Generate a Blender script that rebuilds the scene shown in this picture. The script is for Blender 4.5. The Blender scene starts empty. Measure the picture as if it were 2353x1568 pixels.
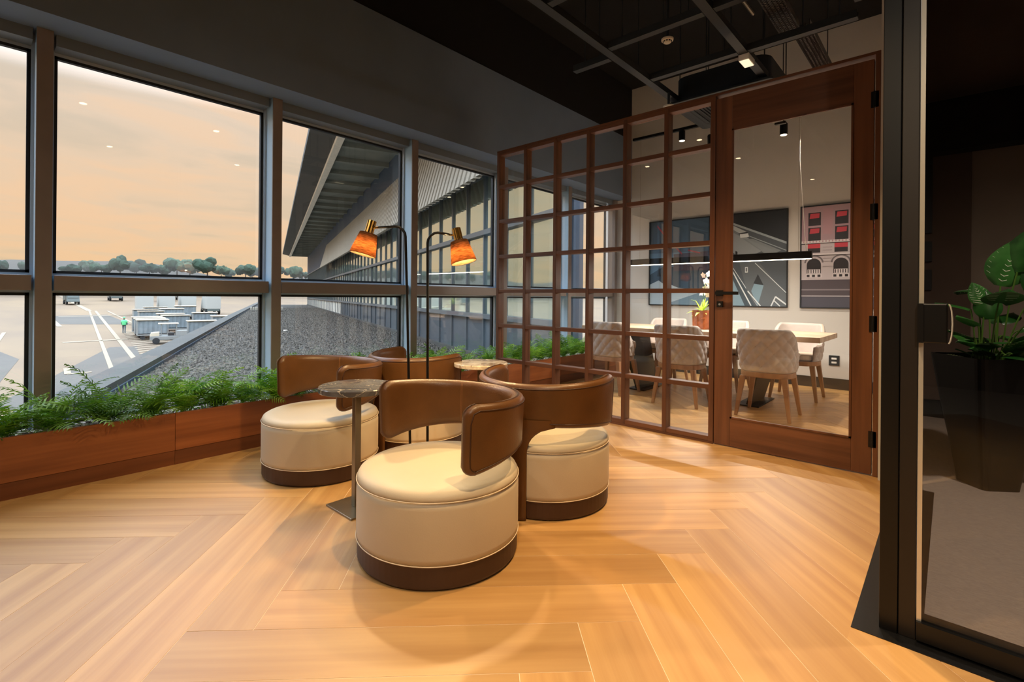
import bpy, math, random
from mathutils import Vector, Matrix
R = math.radians
rnd = random.Random(7)
scene = bpy.context.scene
COL = scene.collection

# ------------------------------------------------------------------ camera, sky, exposure
CAM_H = 1.10
F_PX, CX, CY = 1122.88, 1161.91, 682.07
YAW, ROLL = 42.29, 0.5
cam_d = bpy.data.cameras.new('camera')
cam = bpy.data.objects.new('camera', cam_d); COL.objects.link(cam)
cam_d.sensor_fit = 'HORIZONTAL'; cam_d.sensor_width = 36.0
cam_d.lens = 36.0 * F_PX / 2353.0
cam_d.shift_x = (2353 / 2 - CX) / 2353.0
cam_d.shift_y = -(1568 / 2 - CY) / 2353.0
cam_d.clip_start = 0.05; cam_d.clip_end = 5000
cam.rotation_mode = 'XYZ'
cam.matrix_world = (Matrix.Translation((0, 0, CAM_H)) @ Matrix.Rotation(R(YAW), 4, 'Z') @
                    Matrix.Rotation(R(90), 4, 'X') @ Matrix.Rotation(R(ROLL), 4, 'Z'))
scene.camera = cam
scene.view_settings.view_transform = 'Standard'
scene.view_settings.look = 'None'
scene.view_settings.exposure = 0.3
scene.view_settings.gamma = 1.0
scene.view_settings.use_curve_mapping = False


def lin(c):
    if isinstance(c, str):
        c = [int(c[i:i + 2], 16) / 255 for i in (0, 2, 4)]
        c = [x / 12.92 if x <= .04045 else ((x + .055) / 1.055) ** 2.4 for x in c]
    return (c[0], c[1], c[2], 1.0)


def sky():
    w = bpy.data.worlds.new('sunset_sky'); scene.world = w; w.use_nodes = True
    nt = w.node_tree; nt.nodes.clear(); N = nt.nodes.new; L = nt.links.new
    tc = N('ShaderNodeTexCoord'); sep = N('ShaderNodeSeparateXYZ'); L(tc.outputs['Generated'], sep.inputs[0])
    ramp = N('ShaderNodeValToRGB'); L(sep.outputs['Z'], ramp.inputs[0])
    e = ramp.color_ramp.elements
    e[0].position = 0.0; e[0].color = lin('DCBC9A')
    e[1].position = 1.0; e[1].color = (5.8, 6.9, 8.4, 1)
    for p, c in ((.03, 'E4C29C'), (.12, 'E4C5A6'), (.22, 'E3C8AE'), (.31, 'E2CCB8')):
        x = e.new(p); x.color = lin(c)
    x = e.new(.52); x.color = (3.6, 4.2, 5.0, 1)
    # streaky clouds
    add = N('ShaderNodeMath'); add.operation = 'ADD'; add.inputs[1].default_value = .16
    L(sep.outputs['Z'], add.inputs[0])
    dv = N('ShaderNodeVectorMath'); dv.operation = 'DIVIDE'
    cmb = N('ShaderNodeCombineXYZ')
    for i in range(3): L(add.outputs[0], cmb.inputs[i])
    L(tc.outputs['Generated'], dv.inputs[0]); L(cmb.outputs[0], dv.inputs[1])
    mp = N('ShaderNodeMapping'); mp.inputs['Scale'].default_value = (.85, .5, 3.2)
    L(dv.outputs[0], mp.inputs[0])
    no = N('ShaderNodeTexNoise'); no.inputs['Scale'].default_value = 2.1; no.inputs['Detail'].default_value = 7
    no.inputs['Roughness'].default_value = .55; no.inputs['Distortion'].default_value = .8
    L(mp.outputs[0], no.inputs['Vector'])
    cr = N('ShaderNodeValToRGB'); L(no.outputs['Fac'], cr.inputs[0])
    c = cr.color_ramp.elements
    c[0].position = .40; c[0].color = (.87, .90, .92, 1); c[1].position = .60; c[1].color = (1.09, .985, .90, 1)
    x = c.new(.5); x.color = (1.0, .98, .97, 1)
    mx = N('ShaderNodeMix'); mx.data_type = 'RGBA'; mx.blend_type = 'MULTIPLY'; mx.inputs[0].default_value = .9
    L(ramp.outputs[0], mx.inputs[6]); L(cr.outputs[0], mx.inputs[7])
    bg = N('ShaderNodeBackground'); bg.inputs[1].default_value = 1.0
    L(mx.outputs[2], bg.inputs[0])
    out = N('ShaderNodeOutputWorld'); L(bg.outputs[0], out.inputs[0])


sky()

# ------------------------------------------------------------------ helpers
MATS = {}


def nodes(name):
    m = bpy.data.materials.new(name); m.use_nodes = True
    nt = m.node_tree; nt.nodes.clear()
    return m, nt, nt.nodes.new, nt.links.new


def mat(name, col, rough=.5, metal=0., var=0., vscale=8., bump=0., bscale=60., spec=.5, coat=0., stretch=(1, 1, 1),
        col2=None, emit=None, estr=0., detail=4, sheen=0., rand=0.):
    m, nt, N, L = nodes(name)
    b = N('ShaderNodeBsdfPrincipled'); o = N('ShaderNodeOutputMaterial'); L(b.outputs[0], o.inputs[0])
    b.inputs['Base Color'].default_value = lin(col); b.inputs['Roughness'].default_value = rough
    b.inputs['Metallic'].default_value = metal; b.inputs['Specular IOR Level'].default_value = spec
    b.inputs['Coat Weight'].default_value = coat; b.inputs['Coat Roughness'].default_value = .15
    b.inputs['Sheen Weight'].default_value = sheen
    if emit:
        b.inputs['Emission Color'].default_value = lin(emit); b.inputs['Emission Strength'].default_value = estr
    if var or bump or col2 or rand:
        tc = N('ShaderNodeTexCoord'); mp = N('ShaderNodeMapping'); mp.inputs['Scale'].default_value = stretch
        L(tc.outputs['Object'], mp.inputs[0])
        oi = N('ShaderNodeObjectInfo'); ml = N('ShaderNodeMath'); ml.operation = 'MULTIPLY'; ml.inputs[1].default_value = 37.
        L(oi.outputs['Random'], ml.inputs[0]); L(ml.outputs[0], mp.inputs['Location'])
    if var or col2 or rand:
        no = N('ShaderNodeTexNoise'); no.inputs['Scale'].default_value = vscale; no.inputs['Detail'].default_value = detail
        L(mp.outputs[0], no.inputs['Vector'])
        cr = N('ShaderNodeValToRGB'); L(no.outputs['Fac'], cr.inputs[0])
        a = lin(col); c2 = lin(col2) if col2 else tuple(max(0, x * (1 - var)) for x in a[:3]) + (1,)
        e = cr.color_ramp.elements
        e[0].position = .33; e[0].color = c2; e[1].position = .67; e[1].color = a
        last = cr.outputs[0]
        if rand:
            hv = N('ShaderNodeHueSaturation'); mr = N('ShaderNodeMapRange')
            mr.inputs[3].default_value = 1 - rand; mr.inputs[4].default_value = 1 + rand
            L(oi.outputs['Random'], mr.inputs[0]); L(mr.outputs[0], hv.inputs['Value']); L(last, hv.inputs['Color'])
            last = hv.outputs[0]
        L(last, b.inputs['Base Color'])
    if bump:
        n2 = N('ShaderNodeTexNoise'); n2.inputs['Scale'].default_value = bscale; n2.inputs['Detail'].default_value = 3
        L(mp.outputs[0], n2.inputs['Vector'])
        bp = N('ShaderNodeBump'); bp.inputs['Strength'].default_value = bump; bp.inputs['Distance'].default_value = .01
        L(n2.outputs['Fac'], bp.inputs['Height']); L(bp.outputs[0], b.inputs['Normal'])
    MATS[name] = m
    return m


def glass(name, tint=(1, 1, 1), refl=1.0, f0=.04, rough=0.0, gcol=(1, 1, 1)):
    """clear pane: see-through, mirror-like towards grazing angles"""
    m, nt, N, L = nodes(name)
    tr = N('ShaderNodeBsdfTransparent'); tr.inputs[0].default_value = (*tint, 1)
    gl = N('ShaderNodeBsdfGlossy'); gl.inputs['Roughness'].default_value = rough; gl.inputs[0].default_value = (*gcol, 1)
    lw = N('ShaderNodeLayerWeight'); lw.inputs[0].default_value = .5
    pw = N('ShaderNodeMath'); pw.operation = 'POWER'; pw.inputs[1].default_value = 5; L(lw.outputs['Facing'], pw.inputs[0])
    mm = N('ShaderNodeMath'); mm.operation = 'MULTIPLY_ADD'; mm.inputs[1].default_value = (1 - f0) * refl; mm.inputs[2].default_value = f0 * refl
    L(pw.outputs[0], mm.inputs[0])
    mx = N('ShaderNodeMixShader'); L(mm.outputs[0], mx.inputs[0]); L(tr.outputs[0], mx.inputs[1]); L(gl.outputs[0], mx.inputs[2])
    o = N('ShaderNodeOutputMaterial'); L(mx.outputs[0], o.inputs[0])
    MATS[name] = m
    return m


def emis(name, col, s):
    m, nt, N, L = nodes(name)
    e = N('ShaderNodeEmission'); e.inputs[0].default_value = lin(col); e.inputs[1].default_value = s
    o = N('ShaderNodeOutputMaterial'); L(e.outputs[0], o.inputs[0])
    MATS[name] = m
    return m


def shade_mat(name, col):
    m, nt, N, L = nodes(name)
    tc = N('ShaderNodeTexCoord'); mp = N('ShaderNodeMapping'); mp.inputs['Scale'].default_value = (30, 30, 260)
    L(tc.outputs['Object'], mp.inputs[0])
    no = N('ShaderNodeTexNoise'); no.inputs['Scale'].default_value = 1; L(mp.outputs[0], no.inputs['Vector'])
    cr = N('ShaderNodeValToRGB'); L(no.outputs['Fac'], cr.inputs[0])
    a = lin(col); cr.color_ramp.elements[0].position = .35; cr.color_ramp.elements[1].position = .65
    cr.color_ramp.elements[0].color = tuple(x * .45 for x in a[:3]) + (1,); cr.color_ramp.elements[1].color = a
    d = N('ShaderNodeBsdfDiffuse'); t = N('ShaderNodeBsdfTranslucent'); L(cr.outputs[0], d.inputs[0]); L(cr.outputs[0], t.inputs[0])
    mx = N('ShaderNodeMixShader'); mx.inputs[0].default_value = .62
    L(d.outputs[0], mx.inputs[1]); L(t.outputs[0], mx.inputs[2])
    o = N('ShaderNodeOutputMaterial'); L(mx.outputs[0], o.inputs[0])
    MATS[name] = m
    return m


def leaf_mat(name, c1, c2, trans=.35, scale=14, rand=.25, rough=.45):
    m, nt, N, L = nodes(name)
    tc = N('ShaderNodeTexCoord'); oi = N('ShaderNodeObjectInfo')
    no = N('ShaderNodeTexNoise'); no.inputs['Scale'].default_value = scale; L(tc.outputs['Object'], no.inputs['Vector'])
    ad = N('ShaderNodeMath'); ad.operation = 'ADD'; L(no.outputs['Fac'], ad.inputs[0])
    mr = N('ShaderNodeMapRange'); mr.inputs[3].default_value = -rand; mr.inputs[4].default_value = rand
    L(oi.outputs['Random'], mr.inputs[0]); L(mr.outputs[0], ad.inputs[1])
    cr = N('ShaderNodeValToRGB'); L(ad.outputs[0], cr.inputs[0])
    cr.color_ramp.elements[0].position = .3; cr.color_ramp.elements[0].color = lin(c1)
    cr.color_ramp.elements[1].position = .75; cr.color_ramp.elements[1].color = lin(c2)
    b = N('ShaderNodeBsdfPrincipled'); b.inputs['Roughness'].default_value = rough; L(cr.outputs[0], b.inputs['Base Color'])
    t = N('ShaderNodeBsdfTranslucent'); L(cr.outputs[0], t.inputs[0])
    mx = N('ShaderNodeMixShader'); mx.inputs[0].default_value = trans
    L(b.outputs[0], mx.inputs[1]); L(t.outputs[0], mx.inputs[2])
    o = N('ShaderNodeOutputMaterial'); L(mx.outputs[0], o.inputs[0])
    MATS[name] = m
    return m


class MB:
    def __init__(s): s.v = []; s.f = []; s.mi = []; s.cur = 0
    def add(s, vs, fs):
        o = len(s.v); s.v += [tuple(p) for p in vs]
        for f in fs: s.f.append(tuple(i + o for i in f)); s.mi.append(s.cur)
        return s
    def box(s, x0, x1, y0, y1, z0, z1):
        return s.add([(x0, y0, z0), (x1, y0, z0), (x1, y1, z0), (x0, y1, z0), (x0, y0, z1), (x1, y0, z1), (x1, y1, z1), (x0, y1, z1)],
                     [(0, 3, 2, 1), (4, 5, 6, 7), (0, 1, 5, 4), (1, 2, 6, 5), (2, 3, 7, 6), (3, 0, 4, 7)])
    def prism(s, poly, z0, z1):
        n = len(poly)
        return s.add([(x, y, z0) for x, y in poly] + [(x, y, z1) for x, y in poly],
                     [tuple(reversed(range(n))), tuple(range(n, 2 * n))] + [(i, (i + 1) % n, (i + 1) % n + n, i + n) for i in range(n)])
    def hexa(s, p):   # 8 points: bottom ring, top ring
        return s.add(p, [(0, 3, 2, 1), (4, 5, 6, 7), (0, 1, 5, 4), (1, 2, 6, 5), (2, 3, 7, 6), (3, 0, 4, 7)])
    def lathe(s, prof, n=32, c=(0, 0), closed=False):
        vs = []; fs = []; m = len(prof)
        for i in range(n):
            a = 2 * math.pi * i / n
            for r, z in prof: vs.append((c[0] + r * math.cos(a), c[1] + r * math.sin(a), z))
        for i in range(n):
            j = (i + 1) % n
            for k in range(m - 1): fs.append((i * m + k, j * m + k, j * m + k + 1, i * m + k + 1))
            if closed: fs.append((i * m + m - 1, j * m + m - 1, j * m, i * m))
        if not closed:
            if prof[0][0] > 1e-6: fs.append(tuple(reversed([i * m for i in range(n)])))
            if prof[-1][0] > 1e-6: fs.append(tuple(i * m + m - 1 for i in range(n)))
        return s.add(vs, fs)
    def tube(s, path, r, n=10, cap=True):
        P = [Vector(p) for p in path]; rs = r if isinstance(r, (list, tuple)) else [r] * len(P)
        vs = []; fs = []; up = None
        for i, p in enumerate(P):
            t = (P[min(i + 1, len(P) - 1)] - P[max(i - 1, 0)]).normalized()
            if up is None: up = Vector((0, 0, 1)) if abs(t.z) < .9 else Vector((1, 0, 0))
            a = t.cross(up).normalized(); b = a.cross(t).normalized(); up = b
            for k in range(n):
                th = 2 * math.pi * k / n; vs.append(p + a * (rs[i] * math.cos(th)) + b * (rs[i] * math.sin(th)))
        for i in range(len(P) - 1):
            for k in range(n):
                k2 = (k + 1) % n; fs.append((i * n + k, i * n + k2, (i + 1) * n + k2, (i + 1) * n + k))
        if cap:
            fs.append(tuple(reversed(range(n)))); fs.append(tuple((len(P) - 1) * n + k for k in range(n)))
        return s.add(vs, fs)
    def xf(s, M):
        s.v = [tuple(M @ Vector(p)) for p in s.v]; return s
    def build(s, name, m, parent=None, smooth=False, bevel=0., loc=None, seg=2):
        me = bpy.data.meshes.new(name); me.from_pydata(s.v, [], s.f); me.update()
        ms = m if isinstance(m, (list, tuple)) else [m]
        for x in ms: me.materials.append(MATS[x] if isinstance(x, str) else x)
        if len(ms) > 1: me.polygons.foreach_set('material_index', s.mi)
        if smooth: me.polygons.foreach_set('use_smooth', [True] * len(me.polygons))
        o = bpy.data.objects.new(name, me); COL.objects.link(o)
        if parent: o.parent = parent
        if loc: o.location = loc
        if bevel:
            b = o.modifiers.new('edge', 'BEVEL'); b.width = bevel; b.segments = seg; b.limit_method = 'ANGLE'; b.angle_limit = R(40)
        return o


def tag(o, label=None, cat=None, group=None, kind=None):
    if label: o['label'] = label
    if cat: o['category'] = cat
    if group: o['group'] = group
    if kind: o['kind'] = kind
    return o


def empty(name, loc=(0, 0, 0), rz=0.):
    o = bpy.data.objects.new(name, None); COL.objects.link(o); o.location = loc; o.rotation_euler = (0, 0, rz)
    o.empty_display_size = .05
    return o


def inst(src, parent=None, loc=(0, 0, 0), rot=(0, 0, 0), scale=(1, 1, 1)):
    c = src.copy(); COL.objects.link(c); c.parent = parent; c.location = loc; c.rotation_euler = rot; c.scale = scale
    return c


def copy_tree(o, parent=None):
    kids = list(o.children)
    c = o.copy(); COL.objects.link(c); c.parent = parent
    for k in kids: copy_tree(k, c)
    return c


def struct(o): o['kind'] = 'structure'; return o


ORD = ('first second third fourth fifth sixth seventh eighth ninth tenth eleventh twelfth thirteenth fourteenth fifteenth sixteenth '
       'seventeenth eighteenth nineteenth twentieth twenty-first twenty-second twenty-third twenty-fourth twenty-fifth twenty-sixth '
       'twenty-seventh twenty-eighth twenty-ninth thirtieth thirty-first thirty-second thirty-third thirty-fourth').split()


def smoothstep(a, b, x):
    t = min(1, max(0, (x - a) / (b - a))); return t * t * (3 - 2 * t)

# ------------------------------------------------------------------ materials
def grain(name, c1, c2, rough=.35, axis=0, k=1., rand=.12, spec=.5, coat=0.):
    st = [28., 28., 28.]; st[axis] = 1.3
    return mat(name, c1, rough, col2=c2, vscale=k, stretch=tuple(st), detail=6, rand=rand, bump=.05, bscale=3, spec=spec, coat=coat)


grain('floor_wood', 'CC9F62', 'B4844A', rough=.44, axis=0, k=.55, rand=.13, spec=1.)
mat('floor_joint', 'F2E2C8', .7)
grain('walnut_v', '74492F', '553320', rough=.42, axis=2, k=.7)
grain('walnut_h', '74492F', '553320', rough=.42, axis=0, k=.7)
grain('walnut_y', 'A05C30', '7E4420', rough=.42, axis=1, k=.7)
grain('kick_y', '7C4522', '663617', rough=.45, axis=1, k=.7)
mat('bronze', '857872', .33, metal=.0, var=.08, spec=.6)
mat('bronze_skylit', 'A6C2D8', .4)  # bronze flanks coloured pale blue to stand for skylight falling on them
mat('head_grey', '6C757E', .4)
mat('alu', 'B4C0CC', .28, metal=.35)
mat('gasket', '15181C', .6)
glass('window_glass', (.97, .985, .98))
glass('clear_glass', (.97, .975, .97))
glass('smoked_glass', (.80, .78, .76), refl=.7)
mat('bulkhead', '6C7C92', .75, var=.08, vscale=3)
mat('ceiling_black', '060607', .9)
mat('beam_black', '262C33', .5)
mat('wall_paint', 'CCC6BE', .85, var=.03, vscale=3, bump=.08, bscale=90)
mat('wall_dark', '968678', .9, var=.1, vscale=4, bump=.1, bscale=120)
mat('wall_brown', '5E4D42', .9, var=.1, vscale=4)
mat('tray_dark', '2C221B', .4, metal=.4)
mat('black_metal', '0C0C0D', .38, metal=.2)
mat('black_matt', '0B0B0C', .55)
mat('jamb_brown', '1D1713', .45)
mat('edge_strip', 'D6D2C8', .25, metal=.5)
mat('granite', '1B1B1D', .3, var=.5, vscale=220, detail=2)
mat('carpet', 'A6988C', .95, var=.22, vscale=60, bump=.3, bscale=150, stretch=(1, 4, 1))
mat('leather', '64401F', .36, var=.25, vscale=7, bump=.10, bscale=160, spec=.45)
mat('leather_dark', '3A1F0D', .45)
mat('stitch', '8A5A30', .6)
mat('cream', 'C9B99F', .5, var=.05, vscale=5, bump=.04, bscale=180, sheen=.1)
mat('cream_piping', 'E0CFB4', .5)
mat('band_brown', '43291A', .5, var=.1, vscale=6)
mat('steel_bronze', '8A7F6C', .3, metal=.85)
mat('brass', 'C8964A', .22, metal=1.)
mat('lamp_black', '121212', .35, metal=.3)
shade_mat('shade_fabric', '8A6446')
mat('shade_lining', 'F4E6C8', .7)
mat('oak', 'A87A55', .5, col2='8A6040', vscale=.7, stretch=(20, 20, 2), detail=5)
mat('taupe', 'BFB1A8', .6, var=.08, vscale=30, sheen=.25)
mat('quilt_thread', '6E6058', .7)
mat('taupe_inner', 'C4AE98', .6, var=.05, vscale=20, sheen=.2)
grain('table_oak', 'C2A88E', '9F8266', rough=.5, axis=0, k=.4, rand=0)
mat('dark_base', '26241F', .5, metal=.5)
mat('white_plastic', 'E8E2D8', .4)
mat('frame_black', '121418', .5)
mat('copper_pot', 'A8623A', .35, metal=.6, bump=.6, bscale=40, var=.3, vscale=30)
leaf_mat('fern_green', '2C5E10', '86B83A')
leaf_mat('fern_bright', '4A8A18', 'A8D648')
leaf_mat('lime_leaf', '7FA61E', 'D2E85A', trans=.4)
leaf_mat('calathea', '1E4A1C', '3E7A34', trans=.15, rough=.3)
mat('calathea_stripe', 'D8E2C8', .4)
mat('petal', 'FFFDF6', .5)
mat('stem_green', '4C7022', .6)
mat('soil', '4A3524', .95, var=.3, vscale=30)
mat('pebble', 'DCD6C8', .7, var=.15, vscale=10, rand=.12)
mat('stone', 'C8BBA8', .7, var=.25, vscale=14, rand=.1)
mat('gravel_bed', '45423E', .95, var=.5, vscale=9, bump=.4, bscale=40)
mat('gravel_stone', '655F57', .9, col2='282623', vscale=11, detail=2)
mat('concrete', '444442', .85, var=.18, vscale=1.2, bump=.1)
mat('concrete_soffit', '7C837C', .9, var=.2, vscale=.8)
mat('fascia_pale', 'EDE6D8', .7, var=.15, vscale=1.5, stretch=(4, 4, .5))
mat('cladding', 'A8A498', .5, var=.05)
mat('facade_dark', '2F3F52', .7, var=.15)
mat('facade_frame', '59636A', .45, metal=.3)
mat('facade_panel', '4A545C', .45, var=.15, vscale=1.5)
mat('cladding_white', 'E2DED2', .6)
mat('asphalt', '77654F', .95, col2='68594A', vscale=.06, stretch=(1, 2.2, 1), detail=5)
mat('apron_shadow', '534F4A', .95, var=.12, vscale=.3)  # darker asphalt tone standing for the building's shadow
mat('apron_paint', '877B69', .9)
mat('cart_grey', '868A8A', .6, var=.1, rand=.1)
mat('cart_canvas', '7F8B92', .8, var=.25, vscale=2)
mat('cart_roof', 'B4AA97', .6)
mat('vehicle_white', 'A6A8A4', .5)
mat('vehicle_dark', '56605F', .5)
mat('tyre', '22262A', .8)
mat('hivis', '5FC487', .8)
mat('trouser', '43535E', .8)
mat('skin', 'A87A5C', .6)
leaf_mat('tree_leaf', '3E5A4C', '5E7A62', trans=.1, scale=.15, rough=.9)
mat('tree_bark', '5A5048', .9)
mat('hill', '7A8A80', .95, var=.1, vscale=.02)
emis('lens_warm', 'FFE3B8', 14.)
emis('led_strip', 'FFEFD6', 9.)
emis('sign_glow', 'F0DCB8', 1.1)

# ------------------------------------------------------------------ the room shell
XW = -4.04            # inner face of the window mullions
XP = -3.68            # front of the planter
YP = 3.79             # front face of the glazed partition
YB = 7.17             # back wall of the meeting room
XS = -3.80            # bulkhead face
ZC = 4.45


def clip(poly, a, b, c):  # keep a*x+b*y<=c
    out = []
    for i in range(len(poly)):
        p, q = poly[i], poly[(i + 1) % len(poly)]
        dp, dq = a * p[0] + b * p[1] - c, a * q[0] + b * q[1] - c
        if dp <= 0: out.append(p)
        if dp * dq < 0:
            t = dp / (dp - dq); out.append((p[0] + t * (q[0] - p[0]), p[1] + t * (q[1] - p[1])))
    return out


def area(p): return abs(sum(p[i][0] * p[(i + 1) % len(p)][1] - p[(i + 1) % len(p)][0] * p[i][1] for i in range(len(p)))) / 2


def make_floor():
    m = MB()
    m.prism([(-4.05, -4.2), (4.2, -4.2), (4.2, 2.0), (-.235, 2.0), (-.235, YB), (-4.05, YB)], -.06, -.0012)
    fl = struct(m.build('floor', 'floor_joint'))
    W, LN, g = .2145, .2145 * 6, .0011
    s2 = math.sqrt(.5)
    E1 = Vector((s2, s2)); E2 = Vector((-s2, s2))
    full = {}
    def plank(a0, a1, b0, b1, vert):
        a0 += g; a1 -= g; b0 += g; b1 -= g
        quad = [tuple(E1 * a + E2 * b) for a, b in ((a0, b0), (a1, b0), (a1, b1), (a0, b1))]
        p = quad
        cx = sum(q[0] for q in p) / 4; cy = sum(q[1] for q in p) / 4
        if cx < -4.6 or cy > 7.9 or cy < -2.0 or cx > 2.4: return
        p = clip(p, -1, 0, 3.74); p = clip(p, 0, 1, YB - .02)
        if len(p) < 3: return
        if cx > -.9:      # entrance corner: notch where the granite threshold begins
            left = clip(p, 1, 0, -.24); low = clip(clip(p, -1, 0, .24), 0, 1, 2.0)
            pieces = [q for q in (left, low) if len(q) > 2 and area(q) > 2e-4]
            if len(pieces) == 2 and abs(area(left) + area(low) - area(p)) < 1e-4: pieces = [p]
        else: pieces = [p]
        ang = R(135) if vert else R(45)
        for q in pieces:
            if area(q) < 3e-4: continue
            c = Vector((cx, cy)); isfull = len(q) == 4 and abs(area(q) - area(quad)) < 1e-5
            if isfull and 'm' in full:
                o = bpy.data.objects.new('plank', full['m']); COL.objects.link(o)
            else:
                Mi = Matrix.Rotation(-ang, 2)
                loc = [tuple(Mi @ (Vector(t) - c)) for t in q]
                o = MB().prism(loc, -.006, 0).build('plank', 'floor_wood')
                if isfull: full['m'] = o.data
            o.parent = fl; o.location = (cx, cy, rnd.uniform(-.0004, 0)); o.rotation_euler = (0, 0, ang)
    # herringbone: horizontal plank of row j ends on the right at A + j*W
    A0, B0 = .76, 1.853
    for j in range(-24, 30):
        for k in range(-4, 5):
            a1 = A0 + j * W + k * 2 * LN
            b0 = B0 + j * W
            plank(a1 - LN, a1, b0, b0 + W, False)
            plank(a1, a1 + W, b0 + W - LN, b0 + W, True)
    return fl


make_floor()

m = MB(); m.box(-.24, 4.2, 2.0, 2.26, -.05, .002); m.box(-.24, -.06, 2.26, 3.72, -.05, .002)
struct(m.build('trim_1', 'granite'))
m = MB(); m.box(-.06, 4.2, 2.26, 6.2, -.05, .0); m.box(-.20, -.06, 3.72, 6.2, -.05, 0)
struct(m.build('floor_2', 'carpet'))

m = MB(); m.box(-4.3, 4.2, -4.2, 8.0, ZC, ZC + .1); struct(m.build('ceiling', 'ceiling_black'))
# bulkhead over the window
m = MB(); m.box(-4.22, XS, -4.2, YB, 2.69, 3.63); struct(m.build('trim_2', 'bulkhead'))
m = MB(); m.box(-4.22, XS - .01, -4.2, YB, 3.63, ZC); struct(m.build('trim_6', 'ceiling_black'))
# meeting-room back wall, side wall, corridor wall, walls behind the camera
m = MB(); m.box(-4.3, -.2, YB, YB + .12, -.05, ZC); struct(m.build('wall_back', 'wall_paint'))
m = MB(); m.box(-.32, -.20, 3.74, YB, -.05, ZC); struct(m.build('wall_right', 'wall_paint'))
m = MB(); m.box(-3.66, -.33, YB - .014, YB, 0, .13); struct(m.build('baseboard_back', 'black_matt'))
m = MB(); m.box(-.20, 4.2, 6.2, 6.3, -.05, ZC); struct(m.build('wall_corridor', 'wall_dark'))
m = MB(); m.box(-.20, .14, 6.15, 6.2, 0, 2.5); struct(m.build('trim_3', 'wall_brown'))
m = MB(); m.box(-.20, 4.2, 5.95, 6.15, 2.46, 2.92); struct(m.build('trim_4', 'ceiling_black'))
m = MB(); m.box(-.20, 4.2, 6.12, 6.15, 0, .16); struct(m.build('baseboard_corridor', 'black_matt'))
m = MB(); m.box(4.2, 4.3, -4.2, 6.3, -.05, ZC); struct(m.build('wall_east', 'wall_brown'))
m = MB(); m.box(-4.3, 4.3, -4.3, -4.2, -.05, ZC); struct(m.build('wall_south', 'wall_brown'))
m = MB(); m.box(-4.24, -4.0, -4.2, YB, -.7, .22); struct(m.build('wall_left', 'bulkhead'))

# ------------------------------------------------------------------ window wall
MUL = [.303 + 1.377 * i for i in range(-3, 5)] + [7.11]


def make_window(i, y0, y1, last):
    w = empty('window_%d' % (i + 1), (XW, y0, .2)); struct(w)
    def part(name, mt, *boxes, bevel=0.):
        mm = MB()
        for b in boxes: mm.box(b[0] - XW, b[1] - XW, b[2] - y0, b[3] - y0, b[4] - .2, b[5] - .2)
        return mm.build(name, mt, w, bevel=bevel)
    H = .0375
    part('mullion', 'bronze_skylit', (-4.17, XW - .012, y0 - H, y0 + H, .2, 2.69))
    part('mullion_cap', 'bronze', (XW - .012, XW, y0 - H, y0 + H, .2, 2.69), bevel=.002)
    part('mullion_flange', 'alu', (-4.235, -4.17, y0 - .052, y0 + .052, .2, 2.69))
    if last: part('mullion', 'bronze', (-4.17, XW, y1 - H, y1 + H, .2, 2.69), bevel=.003)
    a, b = y0 + .052, y1 - .052
    part('transom', 'bronze_skylit', (-4.19, -4.077, y0 + H + .012, y1 - H - .012, 1.113, 1.206))
    part('transom_cap', 'bronze', (-4.077, -4.065, y0 + H + .012, y1 - H - .012, 1.113, 1.206), bevel=.003)
    part('transom_ledge', 'alu', (-4.235, -4.19, a, b, 1.10, 1.222))
    part('head_rail', 'head_grey', (-4.20, -4.08, a, b, 2.62, 2.69))
    part('head_frame', 'alu', (-4.235, -4.20, a, b, 2.60, 2.69))
    part('sill_rail', 'bronze', (-4.235, -4.08, a, b, .2, .26))
    g = .018
    for z0, z1 in ((.26, 1.10), (1.222, 2.60)):
        part('gasket', 'gasket', (-4.232, -4.20, a, a + g, z0, z1), (-4.232, -4.20, b - g, b, z0, z1),
             (-4.232, -4.20, a, b, z0, z0 + g), (-4.232, -4.20, a, b, z1 - g, z1))
        part('pane', 'window_glass', (-4.222, -4.214, a + g, b - g, z0 + g, z1 - g))


for i in range(len(MUL) - 1): make_window(i, MUL[i], MUL[i + 1], i == len(MUL) - 2)

# ------------------------------------------------------------------ planter with ferns
def make_planter():
    p = empty('window_planter', (XP, 0, 0))
    tag(p, 'long low walnut planter box running under the windows', 'planter')
    ys = [-2.6, -1.2, .9, 2.3, 3.7, 5.1, 6.5, 7.1]
    for a, b in zip(ys[:-1], ys[1:]):
        MB().box(-.022, 0, a + .0008, b - .0008, .092, .332).build('front_board', 'walnut_y', p, bevel=.0015)
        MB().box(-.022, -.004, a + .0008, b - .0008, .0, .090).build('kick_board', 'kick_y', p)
    MB().box(-.33, -.022, -2.6, 7.1, .02, .285).build('soil_bed', 'soil', p)
    # pale pebbles spread over the bed
    b = MB(); rr = random.Random(3)
    for k in range(2600):
        x = -.03 - rr.random() ** 1.5 * .29; y = rr.uniform(-.9, 7.05); r = rr.uniform(.007, .017)
        z = .285 + rr.uniform(.0, .022); q = rr.random() * 6
        pts = [(x + r * 1.2 * math.cos(q + t), y + r * math.sin(q + t), z + rr.uniform(-.3, .3) * r) for t in (0, 1.3, 2.5, 3.8, 5.1)]
        b.add(pts + [(x, y, z + r * .8), (x, y, z - r)], [(i, (i + 1) % 5, 5) for i in range(5)] + [((i + 1) % 5, i, 6) for i in range(5)])
    tag(b.build('pebble_bed', 'pebble', p), kind='stuff')
    return p


make_planter()


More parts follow.
